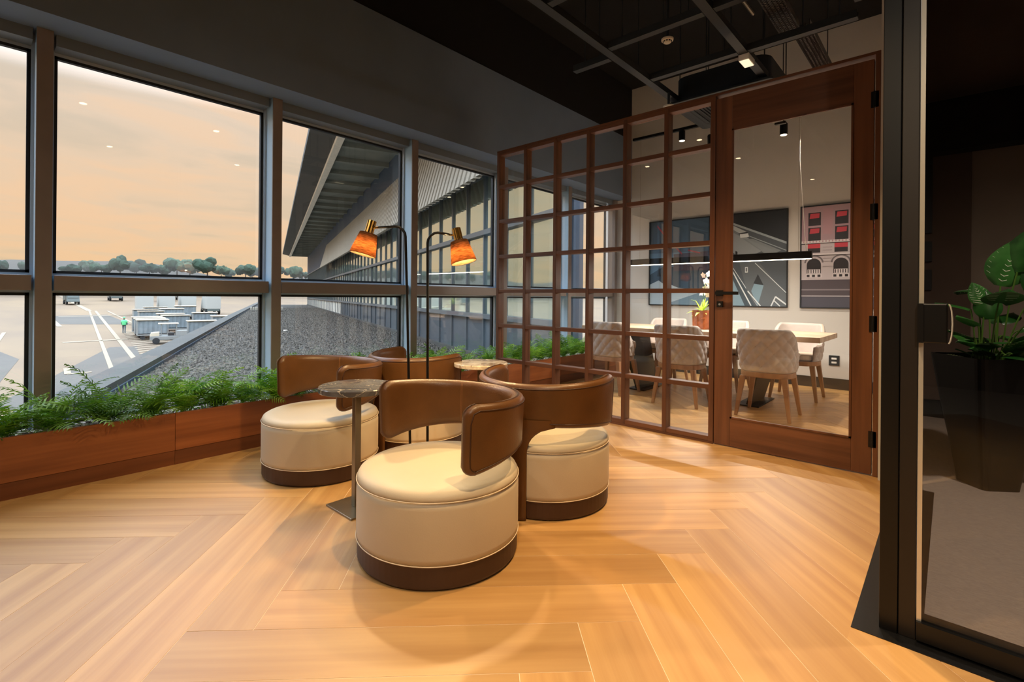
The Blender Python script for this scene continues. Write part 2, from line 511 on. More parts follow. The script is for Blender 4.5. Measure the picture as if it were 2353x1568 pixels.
def rock(name, loc, r, seed, mt):
    rr = random.Random(seed); b = MB(); n, k = 8, 5
    vs = [(0, 0, -r * .5)]
    for j in range(1, k):
        t = math.pi * j / k
        for i in range(n):
            a = 2 * math.pi * i / n; q = r * rr.uniform(.75, 1.15)
            vs.append((q * math.sin(t) * math.cos(a) * 1.25, q * math.sin(t) * math.sin(a), -q * math.cos(t) * .6))
    vs.append((0, 0, r * .55)); fs = []
    for i in range(n):
        fs.append((0, 1 + (i + 1) % n, 1 + i)); fs.append((len(vs) - 1, 1 + (k - 2) * n + i, 1 + (k - 2) * n + (i + 1) % n))
        for j in range(k - 2): fs.append((1 + j * n + i, 1 + j * n + (i + 1) % n, 1 + (j + 1) * n + (i + 1) % n, 1 + (j + 1) * n + i))
    return b.add(vs, fs).build(name, mt, loc=loc)


for k, (x, y, r, lb) in enumerate(((-3.74, .37, .036, 'pale grey rock at the planter edge in front of the leftmost mullion'),
                                   (-3.735, .25, .026, 'tan rock beside the grey rock at the planter edge'),
                                   (-3.74, .55, .022, 'small sandy rock on the planter edge between two ferns'),
                                   (-3.73, 1.95, .024, 'sandy rock on the planter edge behind the left lounge chair'),
                                   (-3.74, 2.12, .028, 'whitish rock in the planter behind the left lounge chair seat'),
                                   (-3.75, 4.95, .024, 'sandy rock in the planter seen through the lattice'))):
    tag(rock('planter_rock', (x, y, .305), r, 20 + k, 'stone' if k != 0 else 'pebble'), lb, 'rock', 'rocks in the planter')


def frond_mesh(seed, n=17, L=.34, droop=.9, wid=.085):
    rr = random.Random(seed); b = MB(); pts = []
    for i in range(n + 1):
        t = i / n
        pts.append(Vector((L * t * (1 - .12 * t * t), .02 * math.sin(t * 3 + seed), L * (.55 * t - droop * .55 * t * t))))
    b.tube(pts, [.0022 * (1 - .75 * i / n) for i in range(n + 1)], 3, False)
    for i in range(2, n + 1):
        t = i / n; l = wid * (math.sin(math.pi * min(1, .12 + .88 * t)) ** .75) * rr.uniform(.88, 1.1) + .004
        tg = (pts[i] - pts[i - 1]).normalized(); w = L / n * .42
        for sgn in (-1, 1):
            side = Vector((0, sgn, 0)); d = (side * .9 + tg * .45 + Vector((0, 0, -.12 + rr.uniform(-.12, .2)))).normalized()
            p0 = pts[i]; m1 = p0 + d * l * .5
            nrm = tg * w
            b.add([p0 - nrm * .4, m1 - nrm * .5 + Vector((0, 0, .003)), p0 + d * l + Vector((0, 0, -.006)), m1 + nrm * .5 + Vector((0, 0, .003)), p0 + nrm * .4],
                  [(0, 1, 3, 4), (1, 2, 3)])
    return b


FR = {}
for mt in ('fern_green', 'fern_bright'):
    FR[mt] = []
    for k in range(5):
        o = frond_mesh(k, 17, .34, (.6, .9, 1.2, .75, 1.05)[k], (.085, .075, .09, .07, .08)[k]).build('frond', mt)
        FR[mt].append(o.data); bpy.data.objects.remove(o)


def fern(x, y, z, label, group, sc=1., nf=17, mt='fern_green', seed=0, up=.0, cat='fern', name='fern'):
    rr = random.Random(seed * 13 + 5)
    e = empty(name, (x, y, z)); tag(e, label, cat, group)
    for k in range(nf):
        o = bpy.data.objects.new('frond', rr.choice(FR[mt])); COL.objects.link(o); o.parent = e
        az = 2 * math.pi * (k + rr.uniform(-.35, .35)) / nf
        el = rr.uniform(5, 55) + up
        s = sc * rr.uniform(.7, 1.15)
        if math.cos(az) > .5: s *= .82          # shorter towards the room
        if math.cos(az) < -.3: s *= .62; el = max(el, 40)   # the glass is close behind
        o.rotation_euler = (rr.uniform(-.3, .3), -R(el), az); o.scale = (s, s, s)
        o.location = (rr.uniform(-.02, .02), rr.uniform(-.03, .03), 0)
    return e


fy = [-.36, -.12, .12, .34, .58, .80, 1.00, 1.20, 1.40, 1.60, 1.80, 2.02, 2.26, 2.5, 2.75, 3.0, 3.26, 3.5]
for k, y in enumerate(fy):
    bright = k >= 8
    fern(-3.845 + rnd.uniform(-.02, .02), y, .29,
         'green fern in the window planter, %s of the lounge row counted from the left' % ORD[k], 'ferns in the lounge planter',
         rnd.uniform(1.08, 1.32), 30, 'fern_bright' if bright or k % 4 == 2 else 'fern_green', k)
fy2 = [3.95 + .235 * i for i in range(13)]
for k, y in enumerate(fy2):
    fern(-3.84 + rnd.uniform(-.02, .02), y, .29,
         'bushy fern in the meeting room planter, %s counted from the lattice' % ORD[k], 'ferns in the meeting room planter',
         rnd.uniform(.95, 1.12), 26, 'fern_bright' if k % 2 else 'fern_green', 60 + k, up=18)

# ------------------------------------------------------------------ lattice partition and door
PX = [-3.569, -3.197, -2.82, -2.447, -2.076, -1.707, -1.338]
RZ = [.035, .428, .793, 1.159, 1.524, 1.897, 2.264, 2.612]
PT = 2.63
D0, D1 = YP, YP + .085


def make_lattice():
    p = empty('wall_partition', (0, YP, 0)); struct(p)
    for k, x in enumerate(PX):
        MB().box(x - .018, x + .018, 0, .085, .017, PT).build('post', 'walnut_v', p, bevel=.002)
    for k, z in enumerate(RZ):
        h = .018
        for a, b in zip(PX[:-1], PX[1:]):
            MB().box(a + .018, b - .018, .002, .083, z - h, z + h).build('rail', 'walnut_h', p, bevel=.002)
    for zi in range(len(RZ) - 1):
        for a, b in zip(PX[:-1], PX[1:]):
            MB().box(a + .018, b - .018, .052, .058, RZ[zi] + .018, RZ[zi + 1] - .018).build('pane', 'clear_glass', p)
    MB().box(PX[0] - .018, -.325, .0, .10, PT, PT + .018).build('top_cap', 'walnut_h', p)
    MB().box(PX[0] - .018, PX[-1] + .018, .0, .085, 0, .017).build('bottom_cap', 'walnut_h', p)
    MB().box(-.352, -.325, 0, .10, 0, PT).build('hinge_jamb', 'walnut_v', p, bevel=.002)
    return p


make_lattice()


def make_door():
    d = empty('door_1', (-1.315, YP, 0)); struct(d)
    W = .957                      # leaf
    def bx(name, mt, *a, **k): return MB().box(*a).build(name, mt, d, **k)
    z0, z1 = .008, 2.605
    bx('stile', 'walnut_v', 0, .115, .005, .05, z0, z1, bevel=.002)
    bx('stile', 'walnut_v', W - .105, W, .005, .05, z0, z1, bevel=.002)
    bx('rail', 'walnut_h', .115, W - .105, .005, .05, z0, .215, bevel=.002)
    bx('rail', 'walnut_h', .115, W - .105, .005, .05, 2.355, z1, bevel=.002)
    b = MB()
    g0, g1 = .115, W - .105
    b.box(g0, g0 + .012, .0, .012, .215, 2.355); b.box(g1 - .012, g1, .0, .012, .215, 2.355)
    b.box(g0, g1, .0, .012, .215, .227); b.box(g0, g1, .0, .012, 2.343, 2.355)
    b.build('glazing_bead', 'walnut_v', d)
    bx('pane', 'clear_glass', g0, g1, .024, .031, .215, 2.355)
    # black lever handle with its rose, lock below
    h = bx('handle', 'black_metal', .012, .062, -.012, .005, 1.118, 1.162, bevel=.002)
    bb = MB(); bb.box(.022, .045, -.05, -.012, 1.13, 1.15); bb.box(.022, .185, -.062, -.046, 1.128, 1.152)
    bb.build('lever', 'black_metal', h, bevel=.002)
    l = bx('lock', 'black_metal', .018, .062, -.01, .005, 1.035, 1.08, bevel=.002)
    MB().lathe([(.008, 0), (.008, .004), (.0, .004)], 12).xf(Matrix.Translation((.04, -.01, 1.057)) @ Matrix.Rotation(R(90), 4, 'X')).build('key_cylinder', 'alu', l)
    for z in (.18, .90, 1.60, 2.3):
        h = empty('hinge', (W + .004, .0, z)); h.parent = d
        MB().lathe([(.007, 0), (.007, .10)], 10).build('knuckle', 'black_metal', h)
        MB().box(-.02, .02, .0, .004, 0, .10).build('hinge_plate', 'black_metal', h)
    return d


make_door()
# meeting room door closer slot above the pane
tag(MB().box(-.93, -.86, YP + .05, YP + .075, 2.335, 2.35).build('door_stop', 'jamb_brown'), 'small dark stop on the head of the glazed door', 'door stop')

# ------------------------------------------------------------------ entrance glass at the right
g = empty('door_2', (-.17, 2.06, 0)); struct(g)
MB().box(0, .048, 0, .09, .002, 3.2).build('jamb', 'black_metal', g, bevel=.002)
MB().box(.050, .094, .004, .06, .002, 3.2).build('stile', 'jamb_brown', g, bevel=.002)
MB().box(.096, .108, .0, .014, .05, 3.2).build('edge_strip', 'edge_strip', g)
MB().box(.108, 3.6, .002, .012, .07, 3.2).build('pane', 'smoked_glass', g)
MB().box(.096, 3.6, -.012, .028, .012, .07).build('bottom_rail', 'black_metal', g)
lk = MB().box(.096, .165, -.022, .0, .965, 1.09); lk = lk.build('lock_case', 'black_metal', g, bevel=.004)
MB().box(.093, .108, -.026, .016, .965, 1.09).build('lock_edge', 'black_metal', lk)
arc = [(.166 + .010 * math.cos(t), -.0245, 1.0275 + .0625 * math.sin(t)) for t in [R(a) for a in range(-80, 81, 20)]]
MB().tube(arc, .0022, 6).build('chrome_trim', 'edge_strip', lk)
m = MB(); m.box(-.17, -.12, 2.15, 3.74, .002, 3.2); struct(m.build('trim_5', 'black_matt'))

# ------------------------------------------------------------------ ceiling grid and services
def beam(axis, c, a, b, label, z=2.95, w=.062, h=.05):
    e = empty('ceiling_beam', ((c, (a + b) / 2, z) if axis == 'y' else ((a + b) / 2, c, z)))
    l = (b - a) / 2
    mm = MB()
    if axis == 'y':
        mm.box(-w / 2, w / 2, -l, l, 0, .006); mm.box(-w / 2, -w / 2 + .005, -l, l, .006, h); mm.box(w / 2 - .005, w / 2, -l, l, .006, h)
    else:
        mm.box(-l, l, -w / 2, w / 2, 0, .006); mm.box(-l, l, -w / 2, -w / 2 + .005, .006, h); mm.box(-l, l, w / 2 - .005, w / 2, .006, h)
    mm.build('channel', 'beam_black', e)
    k = max(1, int(2 * l / 1.2))
    for i in range(k + 1):
        t = -l + .1 + (2 * l - .2) * i / k
        p = (0, t) if axis == 'y' else (t, 0)
        MB().lathe([(.004, h), (.004, ZC - z)], 6, p).build('hanger_rod', 'beam_black', e)
    tag(e, label, 'ceiling beam', 'suspended black ceiling grid')


beam('y', -1.93, .6, 5.35, 'long grey-black ceiling channel nearest the windows, running over the lattice')
beam('y', -1.165, .6, 5.2, 'long black ceiling channel running over the glazed door, carrying the white box')
beam('y', -.42, .6, 3.7, 'black ceiling channel closest to the entrance glass')
beam('x', 2.47, -1.89, -.46, 'black cross channel of the ceiling grid nearest the viewer', w=.055)
beam('x', 3.21, -1.89, -1.20, 'black cross channel beside the upper smoke detector', w=.055)
beam('x', 3.21, -1.13, -.46, 'black cross channel beside the upper cable tray', w=.055)
beam('x', 3.90, -1.89, -1.20, 'black cross channel just in front of the air conditioner cassette', w=.055)
beam('x', 3.92, -1.13, -.46, 'black cross channel crossing under the cable tray near the door', w=.055)
beam('x', 3.35, -2.3, -1.97, 'dark cross channel between the bulkhead and the first long channel', w=.055)


def detector(loc, label):
    e = empty('smoke_detector', loc)
    MB().lathe([(.0, -.034), (.022, -.034), (.030, -.028), (.034, -.018), (.036, -.016), (.046, -.014), (.048, -.004), (.048, 0.)], 28).build('housing', 'white_plastic', e, smooth=False)
    b = MB()
    for i in range(10):
        a = 2 * math.pi * i / 10
        b.hexa([(r * math.cos(a + t), r * math.sin(a + t), z) for z in (-.027, -.019) for r, t in ((.030, -.16), (.0362, -.16), (.0362, .16), (.030, .16))])
    b.build('vent_slots', 'black_matt', e)
    MB().lathe([(.012, 0), (.012, (2.949 if loc[2] < 2.95 else ZC) - loc[2])], 8).build('drop_tube', 'beam_black', e)
    tag(e, label, 'smoke detector', 'ceiling smoke detectors')


detector((-1.70, 3.78, 3.19), 'white round smoke detector in the dark ceiling above the lattice')
detector((-1.885, 4.23, 2.83), 'white smoke detector just above the top edge of the lattice')
e = empty('emergency_light', (-1.165, 4.0, 2.945))
MB().box(-.038, .038, -.075, .075, -.04, .005).build('housing', 'white_plastic', e, bevel=.004)
MB().box(-.032, .032, -.068, .068, -.043, -.04).build('diffuser', 'sign_glow', e)
tag(e, 'small white emergency light box fixed under a black ceiling channel', 'emergency light')


def cassette():
    e = empty('air_conditioner', (-1.52, 4.82, 2.90))
    def rr(h, r, n=6):
        p = []
        for cx, cy, a0 in ((h - r, h - r, 0), (-h + r, h - r, 90), (-h + r, -h + r, 180), (h - r, -h + r, 270)):
            for i in range(n + 1): a = R(a0 + 90 * i / n); p.append((cx + r * math.cos(a), cy + r * math.sin(a)))
        return p
    MB().prism(rr(.40, .12), .02, .24).build('casing', 'beam_black', e)
    MB().prism(rr(.44, .03), .0, .02).build('face_panel', 'beam_black', e, bevel=.004)
    MB().prism(rr(.34, .11), -.012, .0).build('recess', 'black_matt', e)
    for i in range(17):
        x = -.24 + .03 * i
        MB().box(x - .005, x + .005, -.24, .24, -.024, -.012).build('grille_slat', 'beam_black', e)
    for k, (x0, x1, y0, y1) in enumerate(((-.22, .22, .29, .32), (-.22, .22, -.32, -.29), (.29, .32, -.22, .22), (-.32, -.29, -.22, .22))):
        MB().box(x0, x1, y0, y1, -.02, -.012).build('air_flap', 'beam_black', e)
    MB().box(-.30, -.27, -.30, -.27, -.026, -.012).build('indicator', 'white_plastic', e)
    for x, y in ((.36, .36), (-.36, .36), (.36, -.36), (-.36, -.36)):
        MB().lathe([(.005, .24), (.005, ZC - 2.9)], 6, (x, y)).build('hanger_rod', 'beam_black', e)
    tag(e, 'black square ceiling cassette air conditioner with slatted grille above the lattice', 'air conditioner')


cassette()


def tray(x, y0, y1, z, label, w=.13):
    e = empty('cable_tray', (x, (y0 + y1) / 2, z)); l = (y1 - y0) / 2
    b = MB()
    for s in (-1, 1): b.box(s * w / 2 - .002, s * w / 2 + .002, -l, l, 0, .045)
    b.build('side_rail', 'tray_dark', e)
    b = MB(); n = int(2 * l / .026)
    for i in range(n): y = -l + 2 * l * (i + .5) / n; b.box(-w / 2, w / 2, y - .008, y + .008, 0, .002)
    for k in range(5): x_ = -w / 2 + w * (k + .5) / 5; b.box(x_ - .006, x_ + .006, -l, l, .0, .002)
    b.build('perforated_base', 'tray_dark', e)
    b = MB()
    for k in range(3): b.tube([(-.03 + .03 * k + .008 * math.sin(i * 1.3 + k), -l + 2 * l * i / 12, .012) for i in range(13)], .006, 6)
    b.build('cables', 'black_matt', e)
    for y in (-l + .1, l - .1): MB().lathe([(.004, .045), (.004, ZC - z)], 6, (0, y)).build('hanger_rod', 'beam_black', e)
    tag(e, label, 'cable tray', 'perforated cable trays')


tray(-.90, 2.9, 4.1, 3.10, 'perforated cable tray in the ceiling nearest the viewer')
tray(-.88, 4.35, 5.6, 3.22, 'perforated cable tray in the ceiling just above the door head')
# bare metal pipe
b = MB().tube([(-1.03, 2.6, 3.05), (-1.01, 3.6, 3.05)], .012, 8)
tag(b.build('conduit_pipe', 'steel_bronze'), 'thin bare metal conduit beside the near cable tray', 'pipe')


# ------------------------------------------------------------------ ceiling spotlights
def spot(loc, aim, label, power, size=75, blend=.7, col=(1, .66, .31), rad=.035, tube=True, zt=None):
    e = empty('ceiling_spotlight', loc)
    MB().lathe([(.034, .0), (.036, .002), (.036, .11), (.03, .12), (.0, .12)], 20).build('can', 'black_metal', e, smooth=False)
    MB().lathe([(.0, -.003), (.028, -.003), (.030, .0)], 20).build('lens', 'lens_warm', e)
    MB().lathe([(.006, .12), (.006, (zt or ZC) - loc[2])], 8).build('drop_rod', 'black_metal', e)
    l = bpy.data.lights.new('spot_beam', 'SPOT'); l.energy = power; l.spot_size = R(size); l.spot_blend = blend; l.color = col; l.shadow_soft_size = rad
    o = bpy.data.objects.new('spot_beam', l); COL.objects.link(o); o.location = (loc[0], loc[1], loc[2] - .012)
    d = Vector(aim) - o.location; o.rotation_euler = d.to_track_quat('-Z', 'Y').to_euler()
    tag(e, label, 'spotlight', 'ceiling spotlights')


WARM = (1, .74, .44)
spot((-.5, 1.2, 2.97), (-.75, 1.3, 0), 'black ceiling spotlight over the floor in front of the right armchair', 150, 95)
spot((-.8, 2.6, 2.97), (-1.0, 2.75, 0), 'black ceiling spotlight over the floor before the glazed door', 165, 95)
spot((-2.1, .75, 2.97), (-2.0, .9, 0), 'black ceiling spotlight over the front armchair', 18, 95, col=(1, .85, .66))
spot((-2.2, 1.9, 2.97), (-2.3, 2.3, 0), 'black ceiling spotlight over the far side table', 45, 95)
spot((-3.2, 1.2, 2.97), (-3.1, 1.2, 0), 'black ceiling spotlight over the planter side of the lounge', 12, 95, col=(1, .85, .66))
spot((-.3, .2, 2.97), (-.6, .6, 0), 'added fill spotlight above the viewer', 55, 100, col=(1, .85, .66))  # unseen lamp added as fill over the viewpoint
# meeting room track
tr = MB().box(-2.95, -1.10, 5.58, 5.62, 3.06, 3.09).build('track_rail', 'black_metal')
tag(tr, 'black lighting track hung over the meeting table', 'track')
spot((-2.33, 5.6, 2.94), (-2.33, 5.6, 0), 'small lit spotlight on the meeting room track behind the lattice top corner', 75, 110, col=(1, .88, .74), zt=3.06)
spot((-2.00, 5.6, 2.82), (-2.0, 5.6, 0), 'small lit spotlight on the meeting room track beside the door stile', 75, 110, col=(1, .88, .74), zt=3.06)
spot((-1.27, 5.6, 2.78), (-1.27, 5.9, 0), 'small lit spotlight seen through the upper door glass', 110, 140, col=(1, .88, .74), zt=3.06)
spot((.75, 2.9, 2.97), (.6, 3.0, 0), 'dim spotlight over the carpet beyond the entrance glass', 190, 155, col=(1, .87, .74))
spot((-1.6, -1.2, 2.97), (-1.8, -.6, 0), 'added fill spotlight behind the viewer near the windows', 40, 130, col=(1, .85, .66))  # added out of view to fill the window side
spot((.6, -1.0, 2.97), (-.6, .6, .5), 'added fill spotlight behind the viewer near the entrance', 120, 120, col=(1, .85, .66))  # out-of-view fill added to brighten the lounge


# ------------------------------------------------------------------ lounge chairs
def lounge_chair(loc, rz, label):
    e = empty('lounge_chair', (loc[0], loc[1], 0), rz)
    RB = .345
    MB().lathe([(.0, 0), (RB - .018, 0), (RB - .006, .006), (RB, .018), (RB, .096)], 72).build('base_band', 'band_brown', e, smooth=False)
    MB().lathe([(RB + .0005, .096), (RB + .004, .12), (RB + .004, .30), (RB + .001, .332)], 72).build('body', 'cream', e, smooth=True)
    MB().lathe([(RB + .001, .332), (RB + .001, .345), (RB - .006, .358), (RB - .022, .367), (RB - .06, .373), (.15, .377), (.0, .378)], 72).build('seat_cushion', 'cream', e, smooth=True)
    for z in (.097, .333):
        MB().lathe([(RB + .0045 + .002 * math.cos(t), z + .002 * math.sin(t)) for t in [R(a) for a in range(0, 360, 60)]], 72, closed=True).build('piping', 'cream_piping', e, smooth=True)
    # wrap-around backrest pad: a curved pillow with rounded corners
    PH = R(110); r0 = .332; T = .030; rc = .06
    def zb(p): return .438 + .022 * math.cos(p * .8) - .035 * (abs(p) / PH) ** 3
    def zt(p): return .672 + .025 * (abs(p) / PH) ** 2
    def rad(z): return r0 + .05 * (z - .45)
    NS, NV = 84, 14
    S = PH * r0
    ss = []
    for i in range(NS + 1):
        t = -1 + 2 * i / NS
        ss.append(S * math.sin(t * math.pi / 2) if abs(t) > .86 else None)
    ss = [S * (lambda t: t if abs(t) < .8 else math.copysign(.8 + .2 * math.sin((abs(t) - .8) / .2 * math.pi / 2), t))(-1 + 2 * i / NS) for i in range(NS + 1)]
    def surf(side):
        out = []
        for s in ss:
            p = s / r0; a, b = zb(p), zt(p); ds = S - abs(s)
            cut = rc - math.sqrt(max(0, rc * rc - (rc - ds) ** 2)) if ds < rc else 0
            cut = min(cut, (b - a) / 2 - .02)
            lo, hi = a + cut, b - cut
            for j in range(NV + 1):
                v = .5 - .5 * math.cos(math.pi * j / NV); z = lo + (hi - lo) * v
                dz = min(z - lo, hi - z); d = min(dz * (1 if ds > rc else 1), ds)
                if ds < rc and dz < rc:      # rounded corner
                    d = min(dz + 0, ds)
                h = math.sqrt(max(0, T * T - (T - d) ** 2)) if d < T else T
                r = rad(z) + side * h
                th = math.pi / 2 + p
                out.append((r * math.cos(th), r * math.sin(th), z))
        return out
    M1 = NV + 1
    b = MB(); vo, vi = surf(1), surf(-1); n = len(vo)
    fs = []
    for i in range(NS):
        for j in range(NV):
            q = (i * M1 + j, (i + 1) * M1 + j, (i + 1) * M1 + j + 1, i * M1 + j + 1)
            fs.append(tuple(reversed(q))); fs.append(tuple(k + n for k in q))
    rim = [(i * M1) for i in range(NS + 1)] + [NS * M1 + j for j in range(1, M1)] + [i * M1 + NV for i in range(NS - 1, -1, -1)] + [j for j in range(NV - 1, 0, -1)]
    for k in range(len(rim)):
        a, c = rim[k], rim[(k + 1) % len(rim)]; fs.append((a, c, c + n, a + n))
    back = b.add(vo + vi, fs).build('backrest', 'leather', e, smooth=True)
    # piping line round the outer face
    def op(p, z, k=.0): r = rad(z) + T - .0005 + k; return (r * math.cos(math.pi / 2 + p), r * math.sin(math.pi / 2 + p), z)
    path = []; mrg = .024; pm = PH - mrg / r0
    for i in range(61): p = -pm + .1 + (2 * pm - .2) * i / 60; path.append(op(p, zt(p) - mrg))
    for t in (20, 45, 70): path.append(op(pm - .1 + .1 * math.sin(R(t)), zt(pm) - mrg - .035 * (1 - math.cos(R(t)))))
    path.append(op(pm, zt(pm) - mrg - .05)); path.append(op(pm, zb(pm) + mrg + .05))
    for t in (20, 45, 70): path.append(op(pm - .1 * (1 - math.cos(R(t))), zb(pm) + mrg + .035 * (1 - math.sin(R(t)))))
    for i in range(61): p = pm - .1 - (2 * pm - .2) * i / 60; path.append(op(p, zb(p) + mrg))
    for t in (20, 45, 70): path.append(op(-pm + .1 - .1 * math.sin(R(t)), zb(pm) + mrg + .035 * (1 - math.cos(R(t)))))
    path.append(op(-pm, zb(pm) + mrg + .05)); path.append(op(-pm, zt(pm) - mrg - .05))
    path.append(op(-pm + .03, zt(pm) - mrg - .012)); path.append(path[0])
    MB().tube(path, .0026, 5, False).build('piping', 'leather_dark', back, smooth=True)
    # upright seams with double stitching over the inner face and top
    for p in (-.62, .62):
        sb = MB()
        for dp in (-.009, .009):
            pts = []
            for k in range(15):
                t = k / 14
                z = zt(p) - .012 - (zt(p) - zb(p) - .03) * t
                d = min(zt(p) - z, z - zb(p)); h = math.sqrt(max(0, T * T - (T - min(d, T)) ** 2))
                r = rad(z) - h - .0006; pts.append((r * math.cos(math.pi / 2 + p + dp), r * math.sin(math.pi / 2 + p + dp), z))
            sb.tube(pts, .0012, 4, False)
        sb.build('seam', 'stitch', back)
    # spine: the outer leather runs down to the floor behind the seat
    b = MB(); NZ, NQ = 26, 12; ro, ri = .371, .350
    for rr_ in (ro, ri):
        for i in range(NZ + 1):
            z = .004 + (.50 - .004) * i / NZ
            t = max(0, (z - .33) / .13); w = .068 + (.13 * (1 - math.sqrt(max(0, 1 - min(1, t) ** 2))))
            for j in range(NQ + 1):
                q = -1 + 2 * j / NQ; p = w * q / r0; r = rr_ - (.012 * abs(q) ** 4 if rr_ == ro else 0) + .05 * max(0, z - .45)
                b.v.append((r * math.cos(math.pi / 2 + p), r * math.sin(math.pi / 2 + p), z))
    k = NQ + 1; n = (NZ + 1) * k
    for i in range(NZ):
        for j in range(NQ):
            q = (i * k + j, i * k + j + 1, (i + 1) * k + j + 1, (i + 1) * k + j)
            b.f.append(q); b.f.append(tuple(x + n for x in reversed(q)))
        b.f.append((i * k, (i + 1) * k, (i + 1) * k + n, i * k + n)); b.f.append((i * k + NQ + n, (i + 1) * k + NQ + n, (i + 1) * k + NQ, i * k + NQ))
    for j in range(NQ): b.f.append((j + 1, j, j + n, j + 1 + n))
    b.mi = [0] * len(b.f)
    b.build('spine', 'leather', e, smooth=True)
    tag(e, label, 'armchair', 'round lounge chairs')
    return e


lounge_chair((-1.66, 1.40), R(-6), 'round cream lounge chair with brown wrap backrest, front one of the group')
lounge_chair((-1.67, 2.175), R(191), 'round cream lounge chair seen from behind, facing the glazed door')
lounge_chair((-2.965, 1.525), R(6), 'round cream lounge chair beside the planter, left of the marble side table')
lounge_chair((-2.95, 2.285), R(180), 'brown backed lounge chair behind the floor lamp, mostly hidden')


# ------------------------------------------------------------------ side tables
def marble():
    m_, nt, N, L = nodes('dark_marble')
    tc = N('ShaderNodeTexCoord'); no = N('ShaderNodeTexNoise'); no.inputs['Scale'].default_value = 5; no.inputs['Detail'].default_value = 8; no.inputs['Distortion'].default_value = 1.2
    L(tc.outputs['Object'], no.inputs['Vector'])
    cr = N('ShaderNodeValToRGB'); L(no.outputs['Fac'], cr.inputs[0]); e = cr.color_ramp.elements
    e[0].position = .40; e[0].color = lin('47444A'); e[1].position = .62; e[1].color = lin('6D6864')
    for p, c in ((.495, '4C4A4C'), (.502, 'B8AC9C'), (.510, '524F50')): x = e.new(p); x.color = lin(c)
    b = N('ShaderNodeBsdfPrincipled'); b.inputs['Roughness'].default_value = .14; L(cr.outputs[0], b.inputs['Base Color'])
    o = N('ShaderNodeOutputMaterial'); L(b.outputs[0], o.inputs[0]); MATS['dark_marble'] = m_
    m2 = m_.copy(); m2.name = 'pale_marble'; MATS['pale_marble'] = m2
    r2 = [x for x in m2.node_tree.nodes if x.type == 'VALTORGB'][0].color_ramp.elements
    for k, c in enumerate(('8A7460', '9A8672', 'F2E8D8', 'B4A28E', 'D8CBB8')): r2[k].color = lin(c)


marble()


def side_table(loc, rz, label, mt):
    e = empty('side_table', (loc[0], loc[1], 0), rz)
    MB().box(-.125, .125, -.10, .15, 0, .010).build('base_plate', 'steel_bronze', e, bevel=.002)
    MB().box(-.017, .017, -.017, .017, .010, .600).build('post', 'steel_bronze', e, bevel=.002)
    MB().lathe([(.0, .600), (.055, .600), (.055, .606), (.0, .606)], 24).build('mount', 'steel_bronze', e)
    MB().lathe([(.0, .606), (.186, .606), (.19, .610), (.19, .630), (.187, .634), (.0, .634)], 56).build('top', mt, e)
    tag(e, label, 'side table', 'round marble side tables')


side_table((-2.275, 1.36), 0, 'round dark marble side table on a square steel post between two lounge chairs', 'dark_marble')
side_table((-2.45, 2.44), R(180), 'round pale veined marble side table half hidden behind the rear lounge chair', 'pale_marble')


